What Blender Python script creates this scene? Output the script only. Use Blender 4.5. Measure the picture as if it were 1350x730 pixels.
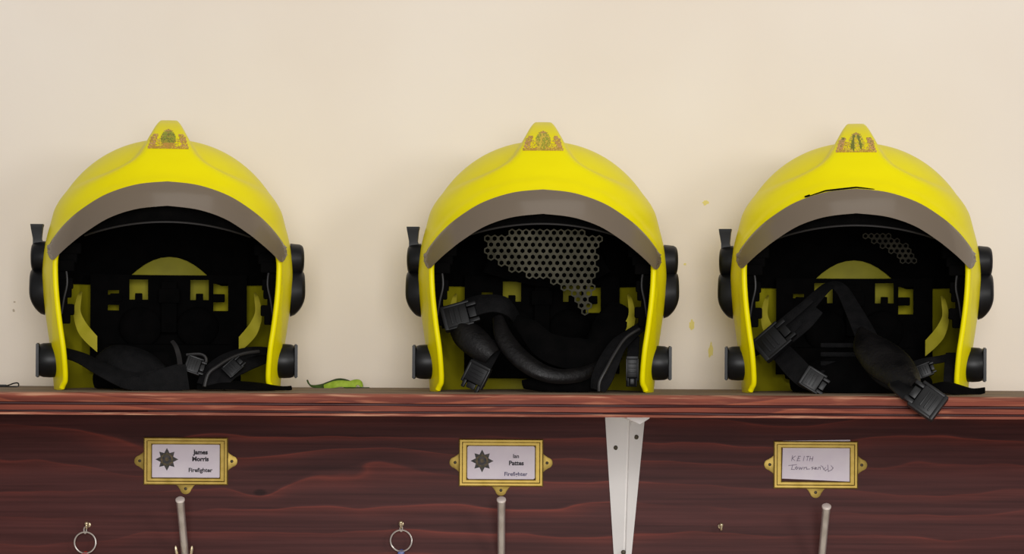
import bpy, bmesh, math, random
from mathutils import Vector, Matrix
from mathutils.bvhtree import BVHTree

# ------------------------------------------------------------------ scene, camera, light
scene = bpy.context.scene
for o in list(bpy.data.objects):
    bpy.data.objects.remove(o)
COL = scene.collection

SHELF_Z = 1.60            # top of the shelf above the floor
CAM_Y, CAM_Z = -2.5, SHELF_Z + 0.050
FPX = 3333.0              # focal length in pixels of the 1350 px wide frame
ROLL = math.radians(0.29)
HORIZON = 453.0

cam_d = bpy.data.cameras.new('camera')
cam_d.sensor_width = 36.0
cam_d.lens = FPX / 1350.0 * 36.0
cam_d.shift_y = (HORIZON - 365.0) / 1350.0
cam = bpy.data.objects.new('camera', cam_d)
cam.location = (0, CAM_Y, CAM_Z)
cam.rotation_euler = (math.pi / 2, -ROLL, 0)
COL.objects.link(cam)
scene.camera = cam

world = bpy.data.worlds.new('room_ambience')
scene.world = world
world.use_nodes = True
bg = world.node_tree.nodes['Background']
bg.inputs[0].default_value = (1.0, 0.985, 0.97, 1)
bg.inputs[1].default_value = 0.27

def area(name, loc, target, sx, sy, power, color):
    d = bpy.data.lights.new(name, 'AREA')
    d.shape = 'RECTANGLE'; d.size = sx; d.size_y = sy
    d.energy = power; d.color = color
    o = bpy.data.objects.new(name, d)
    o.location = loc
    o.rotation_euler = (Vector(target) - Vector(loc)).to_track_quat('-Z', 'Y').to_euler()
    COL.objects.link(o)
    return o

area('window_light', (1.75, -2.35, SHELF_Z + 0.62), (0, 0.1, SHELF_Z + 0.1), 0.55, 0.40, 12.0, (1.0, 0.98, 0.95))
area('front_fill_light', (0.2, -4.2, SHELF_Z + 0.45), (0.05, 0.1, SHELF_Z), 1.4, 1.3, 87, (1.0, 0.985, 0.98))  # added broad fill that brightens the board under the shelf
area('ceiling_light', (0.3, -1.3, SHELF_Z + 1.25), (0.05, 0.1, SHELF_Z), 1.6, 0.7, 4, (1.0, 0.98, 0.95))

vs = scene.view_settings
vs.view_transform = 'Standard'; vs.look = 'None'
vs.exposure = 0.09; vs.gamma = 1.0; vs.use_curve_mapping = False

# ------------------------------------------------------------------ helpers
def srgb(r, g, b):
    def f(c):
        c /= 255.0
        return c / 12.92 if c <= 0.04045 else ((c + 0.055) / 1.055) ** 2.4
    return (f(r), f(g), f(b), 1.0)

def W(px, py, y):
    """world x, z of photograph pixel (px, py) on the plane at depth y"""
    dx, dy = px - 675.0, py - HORIZON
    c, s = math.cos(ROLL), math.sin(ROLL)
    ux, uy = dx * c + dy * s, -dx * s + dy * c
    k = (y - CAM_Y) / FPX
    return Vector((ux * k, y, CAM_Z - uy * k))

def mesh_of(name, verts, faces, mats, smooth=True, angle=40, mat_idx=None):
    me = bpy.data.meshes.new(name)
    me.from_pydata([tuple(v) for v in verts], [], faces)
    if not isinstance(mats, (list, tuple)): mats = [mats]
    for m in mats: me.materials.append(m)
    if mat_idx: me.polygons.foreach_set('material_index', mat_idx)
    finish(me, smooth, angle)
    return me

def finish(me, smooth=True, angle=40):
    bm = bmesh.new(); bm.from_mesh(me)
    bmesh.ops.recalc_face_normals(bm, faces=bm.faces)
    bm.to_mesh(me); bm.free()
    me.polygons.foreach_set('use_smooth', [smooth] * len(me.polygons))
    if smooth: me.set_sharp_from_angle(angle=math.radians(angle))
    me.update()

def link(name, me, parent=None, loc=None, rot=None):
    o = bpy.data.objects.new(name, me)
    COL.objects.link(o)
    if parent: o.parent = parent
    if loc is not None: o.location = loc
    if rot is not None: o.rotation_euler = rot
    return o

def obj(name, verts, faces, mats, parent=None, **k):
    return link(name, mesh_of(name, verts, faces, mats, **k), parent)

def tag(o, label, cat, group=None):
    o['label'] = label; o['category'] = cat
    if group: o['group'] = group
    return o

def thing(name, label, cat, loc=(0, 0, 0), rz=0.0, group=None):
    o = bpy.data.objects.new(name, None)
    COL.objects.link(o)
    o.empty_display_size = 0.05
    o.location = loc; o.rotation_euler = (0, 0, rz)
    return tag(o, label, cat, group)

def structure(o):
    o['kind'] = 'structure'
    return o

class Geo:
    """collects vertices and faces of one mesh"""
    def __init__(s): s.v = []; s.f = []; s.m = []
    def add(s, verts, faces, mi=0):
        b = len(s.v)
        s.v += [Vector(v) for v in verts]
        s.f += [tuple(i + b for i in f) for f in faces]
        s.m += [mi] * len(faces)
    def box(s, c, size, M=None, mi=0, bev=0.0):
        bm = bmesh.new()
        bmesh.ops.create_cube(bm, size=1.0)
        for v in bm.verts: v.co = Vector((v.co.x * size[0], v.co.y * size[1], v.co.z * size[2]))
        if bev: bmesh.ops.bevel(bm, geom=bm.edges[:], offset=bev, segments=2, affect='EDGES', profile=0.6)
        s.bm(bm, c, M, mi)
    def bm(s, bm, c=(0, 0, 0), M=None, mi=0):
        bm.verts.index_update()
        c = Vector(c)
        s.add([(M @ v.co if M else v.co.copy()) + c for v in bm.verts],
              [tuple(v.index for v in f.verts) for f in bm.faces], mi)
        bm.free()
    def lathe(s, prof, axis_o, M, n=32, mi=0):
        """profile of (r, t) turned round local +X, placed by matrix M at axis_o"""
        vs_, fs = [], []
        for r, t in prof:
            for k in range(n):
                a = 2 * math.pi * k / n
                vs_.append(M @ Vector((t, r * math.cos(a), r * math.sin(a))) + Vector(axis_o))
        for i in range(len(prof) - 1):
            for k in range(n):
                k2 = (k + 1) % n
                fs.append((i * n + k, i * n + k2, (i + 1) * n + k2, (i + 1) * n + k))
        fs.append(tuple(range(n - 1, -1, -1)))
        fs.append(tuple((len(prof) - 1) * n + k for k in range(n)))
        s.add(vs_, fs, mi)
    def tube(s, pts, r, n=10, closed=False, mi=0):
        pts = [Vector(p) for p in pts]
        rs = r if isinstance(r, (list, tuple)) else [r] * len(pts)
        N = len(pts); up = None; vs_, fs = [], []
        for i, p in enumerate(pts):
            if closed: t = pts[(i + 1) % N] - pts[i - 1]
            else: t = pts[min(i + 1, N - 1)] - pts[max(i - 1, 0)]
            t.normalize()
            if up is None:
                up = Vector((0, 0, 1)) if abs(t.z) < 0.9 else Vector((1, 0, 0))
            a = t.cross(up)
            if a.length < 1e-6: a = t.orthogonal()
            a.normalize(); up = a.cross(t).normalized()
            for k in range(n):
                an = 2 * math.pi * k / n
                vs_.append(p + rs[i] * (math.cos(an) * a + math.sin(an) * up))
        for i in range(N if closed else N - 1):
            j = (i + 1) % N
            for k in range(n):
                k2 = (k + 1) % n
                fs.append((i * n + k, i * n + k2, j * n + k2, j * n + k))
        if not closed:
            fs.append(tuple(range(n - 1, -1, -1)))
            fs.append(tuple((N - 1) * n + k for k in range(n)))
        s.add(vs_, fs, mi)
    def obj(s, name, mats, parent=None, smooth=True, angle=40):
        return link(name, s.mesh(name, mats, smooth, angle), parent)
    def mesh(s, name, mats, smooth=True, angle=40):
        return mesh_of(name, s.v, s.f, mats, smooth=smooth, angle=angle, mat_idx=s.m)

def catmull(pts, n):
    """n samples along a Catmull-Rom curve through tuples of any length"""
    out = []; K = len(pts)
    for i in range(n):
        u = i / (n - 1) * (K - 1)
        k = min(int(u), K - 2); t = u - k
        p0, p1, p2, p3 = pts[max(k - 1, 0)], pts[k], pts[k + 1], pts[min(k + 2, K - 1)]
        out.append(tuple(0.5 * (2 * b + (c - a) * t + (2 * a - 5 * b + 4 * c - d) * t * t + (3 * b - a - 3 * c + d) * t ** 3)
                         for a, b, c, d in zip(p0, p1, p2, p3)))
    return out

def lerp_table(tab, x):
    if x <= tab[0][0]: return tab[0][1]
    for (a, b), (c, d) in zip(tab, tab[1:]):
        if x <= c:
            t = (x - a) / (c - a); return b + (d - b) * t
    return tab[-1][1]

def smooth01(t):
    t = max(0.0, min(1.0, t)); return t * t * (3 - 2 * t)

def strap_geo(geo, pts, width, normals, thick=2.0, cup=0.0, n=28, m=7, ridge=0.0, mi=0):
    """webbing or leather band: pts in mm, width per point, face normal per point"""
    if not isinstance(width, (list, tuple)): width = [width] * len(pts)
    if not isinstance(normals[0], (list, tuple, Vector)): normals = [normals] * len(pts)
    rows = catmull([tuple(p) + (w,) + tuple(nn) for p, w, nn in zip(pts, width, normals)], n)
    P = [Vector(r[:3]) for r in rows]
    vs_, fs = [], []
    for i, r in enumerate(rows):
        t = (P[min(i + 1, n - 1)] - P[max(i - 1, 0)]).normalized()
        nn = Vector(r[4:7])
        nn = (nn - t * nn.dot(t)).normalized()
        side = t.cross(nn)
        for layer in (0, 1):
            for k in range(m):
                u = -1 + 2 * k / (m - 1)
                hgt = cup * (1 - u * u) + (thick * 0.5 * (1 if layer == 0 else -1)) * (1 - 0.45 * abs(u) ** 6)
                if ridge and layer == 0 and abs(abs(u) - 0.8) < 0.15: hgt += ridge
                vs_.append(P[i] + side * (u * max(r[3], 0.5) / 2) + nn * hgt)
    M2 = 2 * m
    for i in range(n - 1):
        a, b = i * M2, (i + 1) * M2
        for k in range(m - 1):
            fs.append((a + k, a + k + 1, b + k + 1, b + k))
            fs.append((a + m + k + 1, a + m + k, b + m + k, b + m + k + 1))
        fs.append((a + m, a, b, b + m))
        fs.append((a + m - 1, a + 2 * m - 1, b + 2 * m - 1, b + m - 1))
    for i in (0, n - 1):
        a = i * M2
        for k in range(m - 1):
            fs.append((a + k, a + m + k, a + m + k + 1, a + k + 1))
    geo.add([v * 0.001 for v in vs_], fs, mi)

# ------------------------------------------------------------------ materials
def new_mat(name, color, rough=0.5, metal=0.0, coat=0.0, spec=0.5):
    m = bpy.data.materials.new(name); m.use_nodes = True
    b = m.node_tree.nodes['Principled BSDF']
    b.inputs['Base Color'].default_value = color
    b.inputs['Roughness'].default_value = rough
    b.inputs['Metallic'].default_value = metal
    b.inputs['Coat Weight'].default_value = coat
    b.inputs['Specular IOR Level'].default_value = spec
    return m

def nodes_of(m): return m.node_tree.nodes, m.node_tree.links, m.node_tree.nodes['Principled BSDF']

def noisy(m, c1, c2, scale=(8, 8, 8), detail=6, lo=0.35, hi=0.65, bump=0.0, bump_scale=60.0, rough=None):
    N, L, b = nodes_of(m)
    tc = N.new('ShaderNodeTexCoord'); mp = N.new('ShaderNodeMapping')
    mp.inputs['Scale'].default_value = scale
    L.new(tc.outputs['Object'], mp.inputs[0])
    nz = N.new('ShaderNodeTexNoise'); nz.inputs['Scale'].default_value = 1.0; nz.inputs['Detail'].default_value = detail
    L.new(mp.outputs[0], nz.inputs['Vector'])
    cr = N.new('ShaderNodeValToRGB')
    cr.color_ramp.elements[0].position = lo; cr.color_ramp.elements[0].color = c1
    cr.color_ramp.elements[1].position = hi; cr.color_ramp.elements[1].color = c2
    L.new(nz.outputs['Fac'], cr.inputs[0]); L.new(cr.outputs[0], b.inputs['Base Color'])
    if rough:
        mr = N.new('ShaderNodeMapRange'); mr.inputs[3].default_value = rough[0]; mr.inputs[4].default_value = rough[1]
        L.new(nz.outputs['Fac'], mr.inputs[0]); L.new(mr.outputs[0], b.inputs['Roughness'])
    if bump:
        n2 = N.new('ShaderNodeTexNoise'); n2.inputs['Scale'].default_value = bump_scale; n2.inputs['Detail'].default_value = 4
        L.new(tc.outputs['Object'], n2.inputs['Vector'])
        bp = N.new('ShaderNodeBump'); bp.inputs['Strength'].default_value = bump; bp.inputs['Distance'].default_value = 0.002
        L.new(n2.outputs['Fac'], bp.inputs['Height']); L.new(bp.outputs[0], b.inputs['Normal'])
    return m

M_WALL = noisy(new_mat('cream_painted_wall', (0, 0, 0, 1), 0.75), srgb(233, 221, 207), srgb(238, 228, 216), (3, 3, 3), 3, bump=0.12, bump_scale=90)
M_YEL = noisy(new_mat('yellow_helmet_paint', (0, 0, 0, 1), 0.3, coat=0.0, spec=0.16), srgb(238, 222, 0), srgb(243, 229, 0), (14, 14, 14), 4, rough=(0.30, 0.46))
M_YSH = noisy(new_mat('shaded_inner_shell', (0, 0, 0, 1), 0.6, spec=0.3), srgb(140, 133, 10), srgb(160, 151, 20), (25, 25, 25), 5)  # shell yellow dulled, with the interior shade put into the colour
M_YIN = noisy(new_mat('yellow_inner_plastic', (0, 0, 0, 1), 0.55), srgb(178, 168, 38), srgb(200, 186, 62), (30, 30, 30), 4)
M_BLK = noisy(new_mat('black_plastic', (0, 0, 0, 1), 0.42, spec=0.28), srgb(10, 10, 11), srgb(18, 18, 20), (40, 40, 40), 3, rough=(0.32, 0.5))
M_FOAM = noisy(new_mat('black_foam', (0, 0, 0, 1), 0.95, spec=0.05), srgb(5, 5, 5), srgb(9, 8, 8), (60, 60, 60), 4, bump=0.3, bump_scale=300)
M_WEB = noisy(new_mat('black_webbing', (0, 0, 0, 1), 0.75, spec=0.12), srgb(9, 9, 10), srgb(17, 16, 17), (120, 120, 120), 4, bump=0.4, bump_scale=700)
M_LEA = noisy(new_mat('black_leather', (0, 0, 0, 1), 0.42, spec=0.25), srgb(11, 10, 11), srgb(21, 19, 19), (50, 50, 50), 5, bump=0.35, bump_scale=260, rough=(0.34, 0.55))
M_PIPE = new_mat('charcoal_piping', srgb(38, 36, 36), 0.45)
M_NET = noisy(new_mat('grey_mesh_fabric', (0, 0, 0, 1), 0.8), srgb(76, 74, 60), srgb(98, 95, 80), (90, 90, 90), 3)
M_NET2 = noisy(new_mat('black_mesh_fabric', (0, 0, 0, 1), 0.8), srgb(34, 31, 22), srgb(50, 46, 34), (90, 90, 90), 3)
M_BRASS = noisy(new_mat('tarnished_brass', (0, 0, 0, 1), 0.42, metal=0.75), srgb(146, 122, 54), srgb(176, 150, 78), (60, 60, 60), 5, rough=(0.34, 0.55))
M_CARD = noisy(new_mat('white_card', (0, 0, 0, 1), 0.7), srgb(226, 216, 228), srgb(234, 226, 234), (40, 40, 40), 3)
M_INK = new_mat('black_ink', srgb(36, 32, 40), 0.7)
M_INKB = new_mat('blue_ink', srgb(62, 58, 100), 0.7)
M_PEN = new_mat('grey_pencil', srgb(162, 150, 168), 0.7)
M_STAR = noisy(new_mat('badge_print_dark', (0, 0, 0, 1), 0.6), srgb(38, 38, 40), srgb(74, 68, 66), (260, 260, 260), 3)
M_STAR2 = noisy(new_mat('badge_print_olive', (0, 0, 0, 1), 0.6), srgb(66, 62, 34), srgb(112, 92, 60), (330, 330, 330), 3)
M_STEEL = noisy(new_mat('brushed_steel', (0, 0, 0, 1), 0.33, metal=0.75), srgb(205, 198, 190), srgb(228, 222, 216), (90, 90, 12), 4)
M_WHITE = noisy(new_mat('white_enamel', (0, 0, 0, 1), 0.42), srgb(240, 238, 235), srgb(245, 243, 240), (20, 20, 20), 3)
M_HOLE = new_mat('dark_screw', srgb(70, 62, 48), 0.5, metal=0.5)
M_RED = new_mat('red_plastic', srgb(190, 40, 32), 0.4)
M_BLUE = new_mat('blue_plastic', srgb(80, 92, 150), 0.4)
M_GREEN = noisy(new_mat('dark_green_cloth', (0, 0, 0, 1), 0.8), srgb(26, 48, 8), srgb(60, 92, 16), (120, 120, 120), 4)
M_LIME = noisy(new_mat('lime_green_cloth', (0, 0, 0, 1), 0.8), srgb(138, 170, 36), srgb(172, 200, 70), (120, 120, 120), 4)
M_WIRE = new_mat('dark_wire', srgb(48, 46, 44), 0.35, metal=0.7)
M_PAINT = new_mat('yellow_paint_smear', srgb(228, 212, 120), 0.6)
M_SMUDGE = new_mat('grey_scuff', srgb(186, 172, 154), 0.8)
M_CEIL = new_mat('white_ceiling', srgb(235, 232, 225), 0.8)
M_FLOOR = noisy(new_mat('grey_floor', (0, 0, 0, 1), 0.6), srgb(196, 186, 172), srgb(210, 201, 188), (4, 4, 4), 5)

def visor_material():
    m = new_mat('smoked_visor', srgb(130, 116, 100), 0.25)
    N, L, b = nodes_of(m)
    b.inputs['Coat Weight'].default_value = 0.2
    tr = N.new('ShaderNodeBsdfTransparent'); tr.inputs[0].default_value = srgb(205, 195, 180)
    mx = N.new('ShaderNodeMixShader'); mx.inputs[0].default_value = 0.72
    L.new(tr.outputs[0], mx.inputs[1]); L.new(b.outputs[0], mx.inputs[2])
    L.new(mx.outputs[0], N['Material Output'].inputs['Surface'])
    return m
M_VISOR = visor_material()

def wood_material(name, dark, mid, streak, bands, rough=0.55, wear=None, offset=(0, 0, 0), streak_pos=0.86, knots=()):
    m = new_mat(name, mid, rough, spec=0.12)
    N, L, b = nodes_of(m)
    tc = N.new('ShaderNodeTexCoord')
    mp = N.new('ShaderNodeMapping'); mp.inputs['Location'].default_value = offset
    L.new(tc.outputs['Object'], mp.inputs[0])
    # slow waviness of the year rings along the board
    m1 = N.new('ShaderNodeMapping'); m1.inputs['Scale'].default_value = (3.2, 2.0, 7.0)
    L.new(mp.outputs[0], m1.inputs[0])
    n1 = N.new('ShaderNodeTexNoise'); n1.inputs['Scale'].default_value = 1.0; n1.inputs['Detail'].default_value = 3
    L.new(m1.outputs[0], n1.inputs['Vector'])
    sx = N.new('ShaderNodeSeparateXYZ'); L.new(mp.outputs[0], sx.inputs[0])
    zin = sx.outputs['Z']
    core = None
    for kx, kz, ax_, az_, amp in knots:
        dm = N.new('ShaderNodeMapping'); dm.vector_type = 'POINT'
        dm.inputs['Location'].default_value = (-kx / ax_, 0, -kz / az_); dm.inputs['Scale'].default_value = (1 / ax_, 0, 1 / az_)
        L.new(mp.outputs[0], dm.inputs[0])
        ln = N.new('ShaderNodeVectorMath'); ln.operation = 'LENGTH'; L.new(dm.outputs[0], ln.inputs[0])
        sq = N.new('ShaderNodeMath'); sq.operation = 'POWER'; sq.inputs[1].default_value = 2.0; L.new(ln.outputs['Value'], sq.inputs[0])
        ex = N.new('ShaderNodeMath'); ex.operation = 'POWER'; ex.inputs[0].default_value = 0.3679; L.new(sq.outputs[0], ex.inputs[1])
        ad = N.new('ShaderNodeMath'); ad.operation = 'MULTIPLY_ADD'; ad.inputs[1].default_value = amp
        L.new(ex.outputs[0], ad.inputs[0]); L.new(zin, ad.inputs[2]); zin = ad.outputs[0]
        if core is None:
            core = N.new('ShaderNodeMapRange'); core.inputs[1].default_value = 0.16; core.inputs[2].default_value = 0.30
            core.inputs[3].default_value = 0.45; core.inputs[4].default_value = 1.0
            L.new(ln.outputs['Value'], core.inputs[0])
    ma = N.new('ShaderNodeMath'); ma.operation = 'MULTIPLY_ADD'
    ma.inputs[1].default_value = 0.075
    L.new(n1.outputs['Fac'], ma.inputs[0]); L.new(zin, ma.inputs[2])
    mu = N.new('ShaderNodeMath'); mu.operation = 'MULTIPLY'; mu.inputs[1].default_value = bands
    L.new(ma.outputs[0], mu.inputs[0])
    fr = N.new('ShaderNodeMath'); fr.operation = 'FRACT'; L.new(mu.outputs[0], fr.inputs[0])
    cr = N.new('ShaderNodeValToRGB'); e = cr.color_ramp.elements
    e[0].position = 0.0; e[0].color = mid
    e[1].position = 1.0; e[1].color = mid
    x = e.new(0.06); x.color = dark
    x = e.new(0.55); x.color = mid
    x = e.new(streak_pos); x.color = tuple(0.5 * (p + q) for p, q in zip(mid, streak))
    x = e.new(0.96); x.color = streak
    L.new(fr.outputs[0], cr.inputs[0])
    # fine fibres and blotches of stain
    m2 = N.new('ShaderNodeMapping'); m2.inputs['Scale'].default_value = (5, 60, 240)
    L.new(mp.outputs[0], m2.inputs[0])
    n2 = N.new('ShaderNodeTexNoise'); n2.inputs['Scale'].default_value = 1.0; n2.inputs['Detail'].default_value = 5
    L.new(m2.outputs[0], n2.inputs['Vector'])
    m3 = N.new('ShaderNodeMapping'); m3.inputs['Scale'].default_value = (4, 4, 14)
    L.new(mp.outputs[0], m3.inputs[0])
    n3 = N.new('ShaderNodeTexNoise'); n3.inputs['Scale'].default_value = 1.0; n3.inputs['Detail'].default_value = 4
    L.new(m3.outputs[0], n3.inputs['Vector'])
    r3 = N.new('ShaderNodeMapRange'); r3.inputs[1].default_value = 0.3; r3.inputs[2].default_value = 0.7
    L.new(n3.outputs['Fac'], r3.inputs[0])
    mixm = N.new('ShaderNodeMix'); mixm.data_type = 'RGBA'
    mixm.inputs[6].default_value = mid
    L.new(r3.outputs[0], mixm.inputs[0]); L.new(cr.outputs[0], mixm.inputs[7])
    r2 = N.new('ShaderNodeMapRange'); r2.inputs[1].default_value = 0.3; r2.inputs[2].default_value = 0.7
    r2.inputs[3].default_value = 0.72; r2.inputs[4].default_value = 1.25
    L.new(n2.outputs['Fac'], r2.inputs[0])
    mult = N.new('ShaderNodeVectorMath'); mult.operation = 'SCALE'
    L.new(mixm.outputs[2], mult.inputs[0]); L.new(r2.outputs[0], mult.inputs['Scale'])
    out = mult.outputs[0]
    if core is not None:
        kd = N.new('ShaderNodeVectorMath'); kd.operation = 'SCALE'
        L.new(out, kd.inputs[0]); L.new(core.outputs[0], kd.inputs['Scale']); out = kd.outputs[0]
    if wear:
        m4 = N.new('ShaderNodeMapping'); m4.inputs['Scale'].default_value = (16, 60, 300)
        L.new(mp.outputs[0], m4.inputs[0])
        n4 = N.new('ShaderNodeTexNoise'); n4.inputs['Scale'].default_value = 1.0; n4.inputs['Detail'].default_value = 6
        L.new(m4.outputs[0], n4.inputs['Vector'])
        c4 = N.new('ShaderNodeValToRGB')
        c4.color_ramp.elements[0].position = wear[1]; c4.color_ramp.elements[0].color = (0, 0, 0, 1)
        c4.color_ramp.elements[1].position = wear[1] + 0.14; c4.color_ramp.elements[1].color = (1, 1, 1, 1)
        L.new(n4.outputs['Fac'], c4.inputs[0])
        mw = N.new('ShaderNodeMix'); mw.data_type = 'RGBA'; mw.inputs[7].default_value = wear[0]
        L.new(c4.outputs[0], mw.inputs[0]); L.new(out, mw.inputs[6])
        out = mw.outputs[2]
    L.new(out, b.inputs['Base Color'])
    bp = N.new('ShaderNodeBump'); bp.inputs['Strength'].default_value = 0.15; bp.inputs['Distance'].default_value = 0.001
    L.new(n2.outputs['Fac'], bp.inputs['Height']); L.new(bp.outputs[0], b.inputs['Normal'])
    return m

M_BOARD = wood_material('dark_stained_board', srgb(63, 34, 33), srgb(78, 43, 41), srgb(128, 60, 49), 36, 0.5, streak_pos=0.90,
                        knots=[(W(343, 649, 0.322).x, W(343, 649, 0.322).z, 0.030, 0.016, 0.016), (W(500, 606, 0.322).x, W(500, 606, 0.322).z, 0.075, 0.020, -0.030),
                               (W(180, 610, 0.322).x, W(180, 610, 0.322).z, 0.05, 0.03, 0.02)])
M_EDGE = wood_material('worn_shelf_edge', srgb(96, 42, 32), srgb(122, 60, 45), srgb(152, 78, 50), 90, 0.5, (srgb(156, 92, 68), 0.55))
M_LIP = wood_material('rubbed_shelf_lip', srgb(112, 58, 46), srgb(140, 80, 64), srgb(166, 104, 82), 90, 0.5, (srgb(190, 138, 110), 0.52))
M_GROOVE = new_mat('dark_groove', srgb(60, 16, 14), 0.6)  # darker red for the faces of the moulded grooves
M_TOP = noisy(new_mat('dusty_shelf_top', (0, 0, 0, 1), 0.75), srgb(112, 92, 72), srgb(140, 120, 98), (12, 30, 12), 5)

# ------------------------------------------------------------------ the room
WALL_Y = 0.34
def slab(name, x0, x1, y0, y1, z0, z1, mat):
    g = Geo(); g.box(((x0 + x1) / 2, (y0 + y1) / 2, (z0 + z1) / 2), (x1 - x0, y1 - y0, z1 - z0))
    return g.obj(name, mat, smooth=False)

wall = structure(slab('wall_back', -3.2, 3.2, WALL_Y, WALL_Y + 0.1, 0, 3.0, M_WALL))
floor = structure(slab('floor', -3.2, 3.2, -4.0, WALL_Y + 0.1, -0.1, 0, M_FLOOR))

random.seed(5)
def splat(name, px, py, w, h, mat, rnd, streaks=1):
    """flat irregular smear on the wall, sizes in photo pixels"""
    g = Geo(); k = (WALL_Y - CAM_Y) / FPX
    for s_ in range(streaks):
        cx = px + (rnd.uniform(-.25, .25) * w if s_ else 0); cy = py + (rnd.uniform(-.5, .5) * h if s_ else 0)
        ww, hh = (w, h) if s_ == 0 else (w * .35, h * .35)
        c = W(cx, cy, WALL_Y); n = 16; vs_ = []
        for layer in (0.0, 0.0004 + 0.0002 * s_):
            rr = random.Random(s_ * 7 + int(px))
            for i in range(n):
                a = 2 * math.pi * i / n; r = rr.uniform(0.55, 1.0)
                vs_.append((c.x + math.cos(a) * r * ww / 2 * k, WALL_Y - layer, c.z + math.sin(a) * r * hh / 2 * k))
        fs = [tuple(range(n, 2 * n))] + [(i, (i + 1) % n, n + (i + 1) % n, n + i) for i in range(n)]
        g.add(vs_, fs)
    return g.obj(name, mat, wall, smooth=False)
rw = random.Random(3)
splat('paint_mark', 930, 267, 10, 8, M_PAINT, rw)
splat('paint_mark', 912, 428, 8, 18, M_PAINT, rw, 3)
splat('paint_mark', 937, 462, 8, 20, M_PAINT, rw, 3)
splat('paint_mark', 903, 348, 5, 4, M_PAINT, rw)
splat('scuff_mark', 18, 409, 4, 5, M_SMUDGE, rw, 2)
splat('scuff_mark', 19, 398, 4, 3, M_SMUDGE, rw)

# ------------------------------------------------------------------ shelf, board, bracket
def build_shelf():
    T = 0.0222; Z = SHELF_Z
    # front profile (y, z) from the top back corner round the moulded front edge
    prof = [(WALL_Y - 0.0005, Z), (0.0042, Z), (0.0012, Z - .0012), (0.0, Z - .0035), (0.0, Z - .0095),
            (0.0018, Z - .0105), (0.0018, Z - .0115), (0.0, Z - .0125), (0.0, Z - .0172), (0.0020, Z - .0182),
            (0.0020, Z - .0190), (0.0004, Z - .0198), (0.0008, Z - T), (WALL_Y - 0.0005, Z - T)]
    mats = [0, 2, 2, 1, 3, 3, 3, 1, 3, 3, 3, 2, 1, 1]
    X0, X1 = -1.35, 1.35; NS = 60
    rnd = random.Random(8)
    vs_, fs, mi = [], [], []
    n = len(prof)
    for s_ in range(NS + 1):
        x = X0 + (X1 - X0) * s_ / NS
        for i, (y, z) in enumerate(prof):
            j = rnd.uniform(-.0003, .0004) if 0 < i < n - 1 else 0
            vs_.append((x, y + j, z + (j if 2 < i < n - 2 else 0)))
    for s_ in range(NS):
        for i in range(n):
            i2 = (i + 1) % n
            fs.append((s_ * n + i, s_ * n + i2, (s_ + 1) * n + i2, (s_ + 1) * n + i)); mi.append(mats[i])
    fs.append(tuple(range(n))); mi.append(1)
    fs.append(tuple(NS * n + i for i in range(n - 1, -1, -1))); mi.append(1)
    o = obj('wall_shelf', vs_, fs, [M_TOP, M_EDGE, M_LIP, M_GROOVE], smooth=True, angle=25, mat_idx=mi)
    return tag(o, 'red-brown stained wooden shelf with worn grooved front edge carrying the helmets', 'shelf')
build_shelf()

BOARD_Y = 0.322
g = Geo(); g.box((0, (BOARD_Y + WALL_Y) / 2 - 0.0003, SHELF_Z - 0.0225 - 0.21), (2.7, WALL_Y - BOARD_Y - 0.0006, 0.42), bev=0.0015)
tag(g.obj('backing_board', M_BOARD), 'dark red-brown stained wooden board on the wall under the shelf', 'board')

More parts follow.
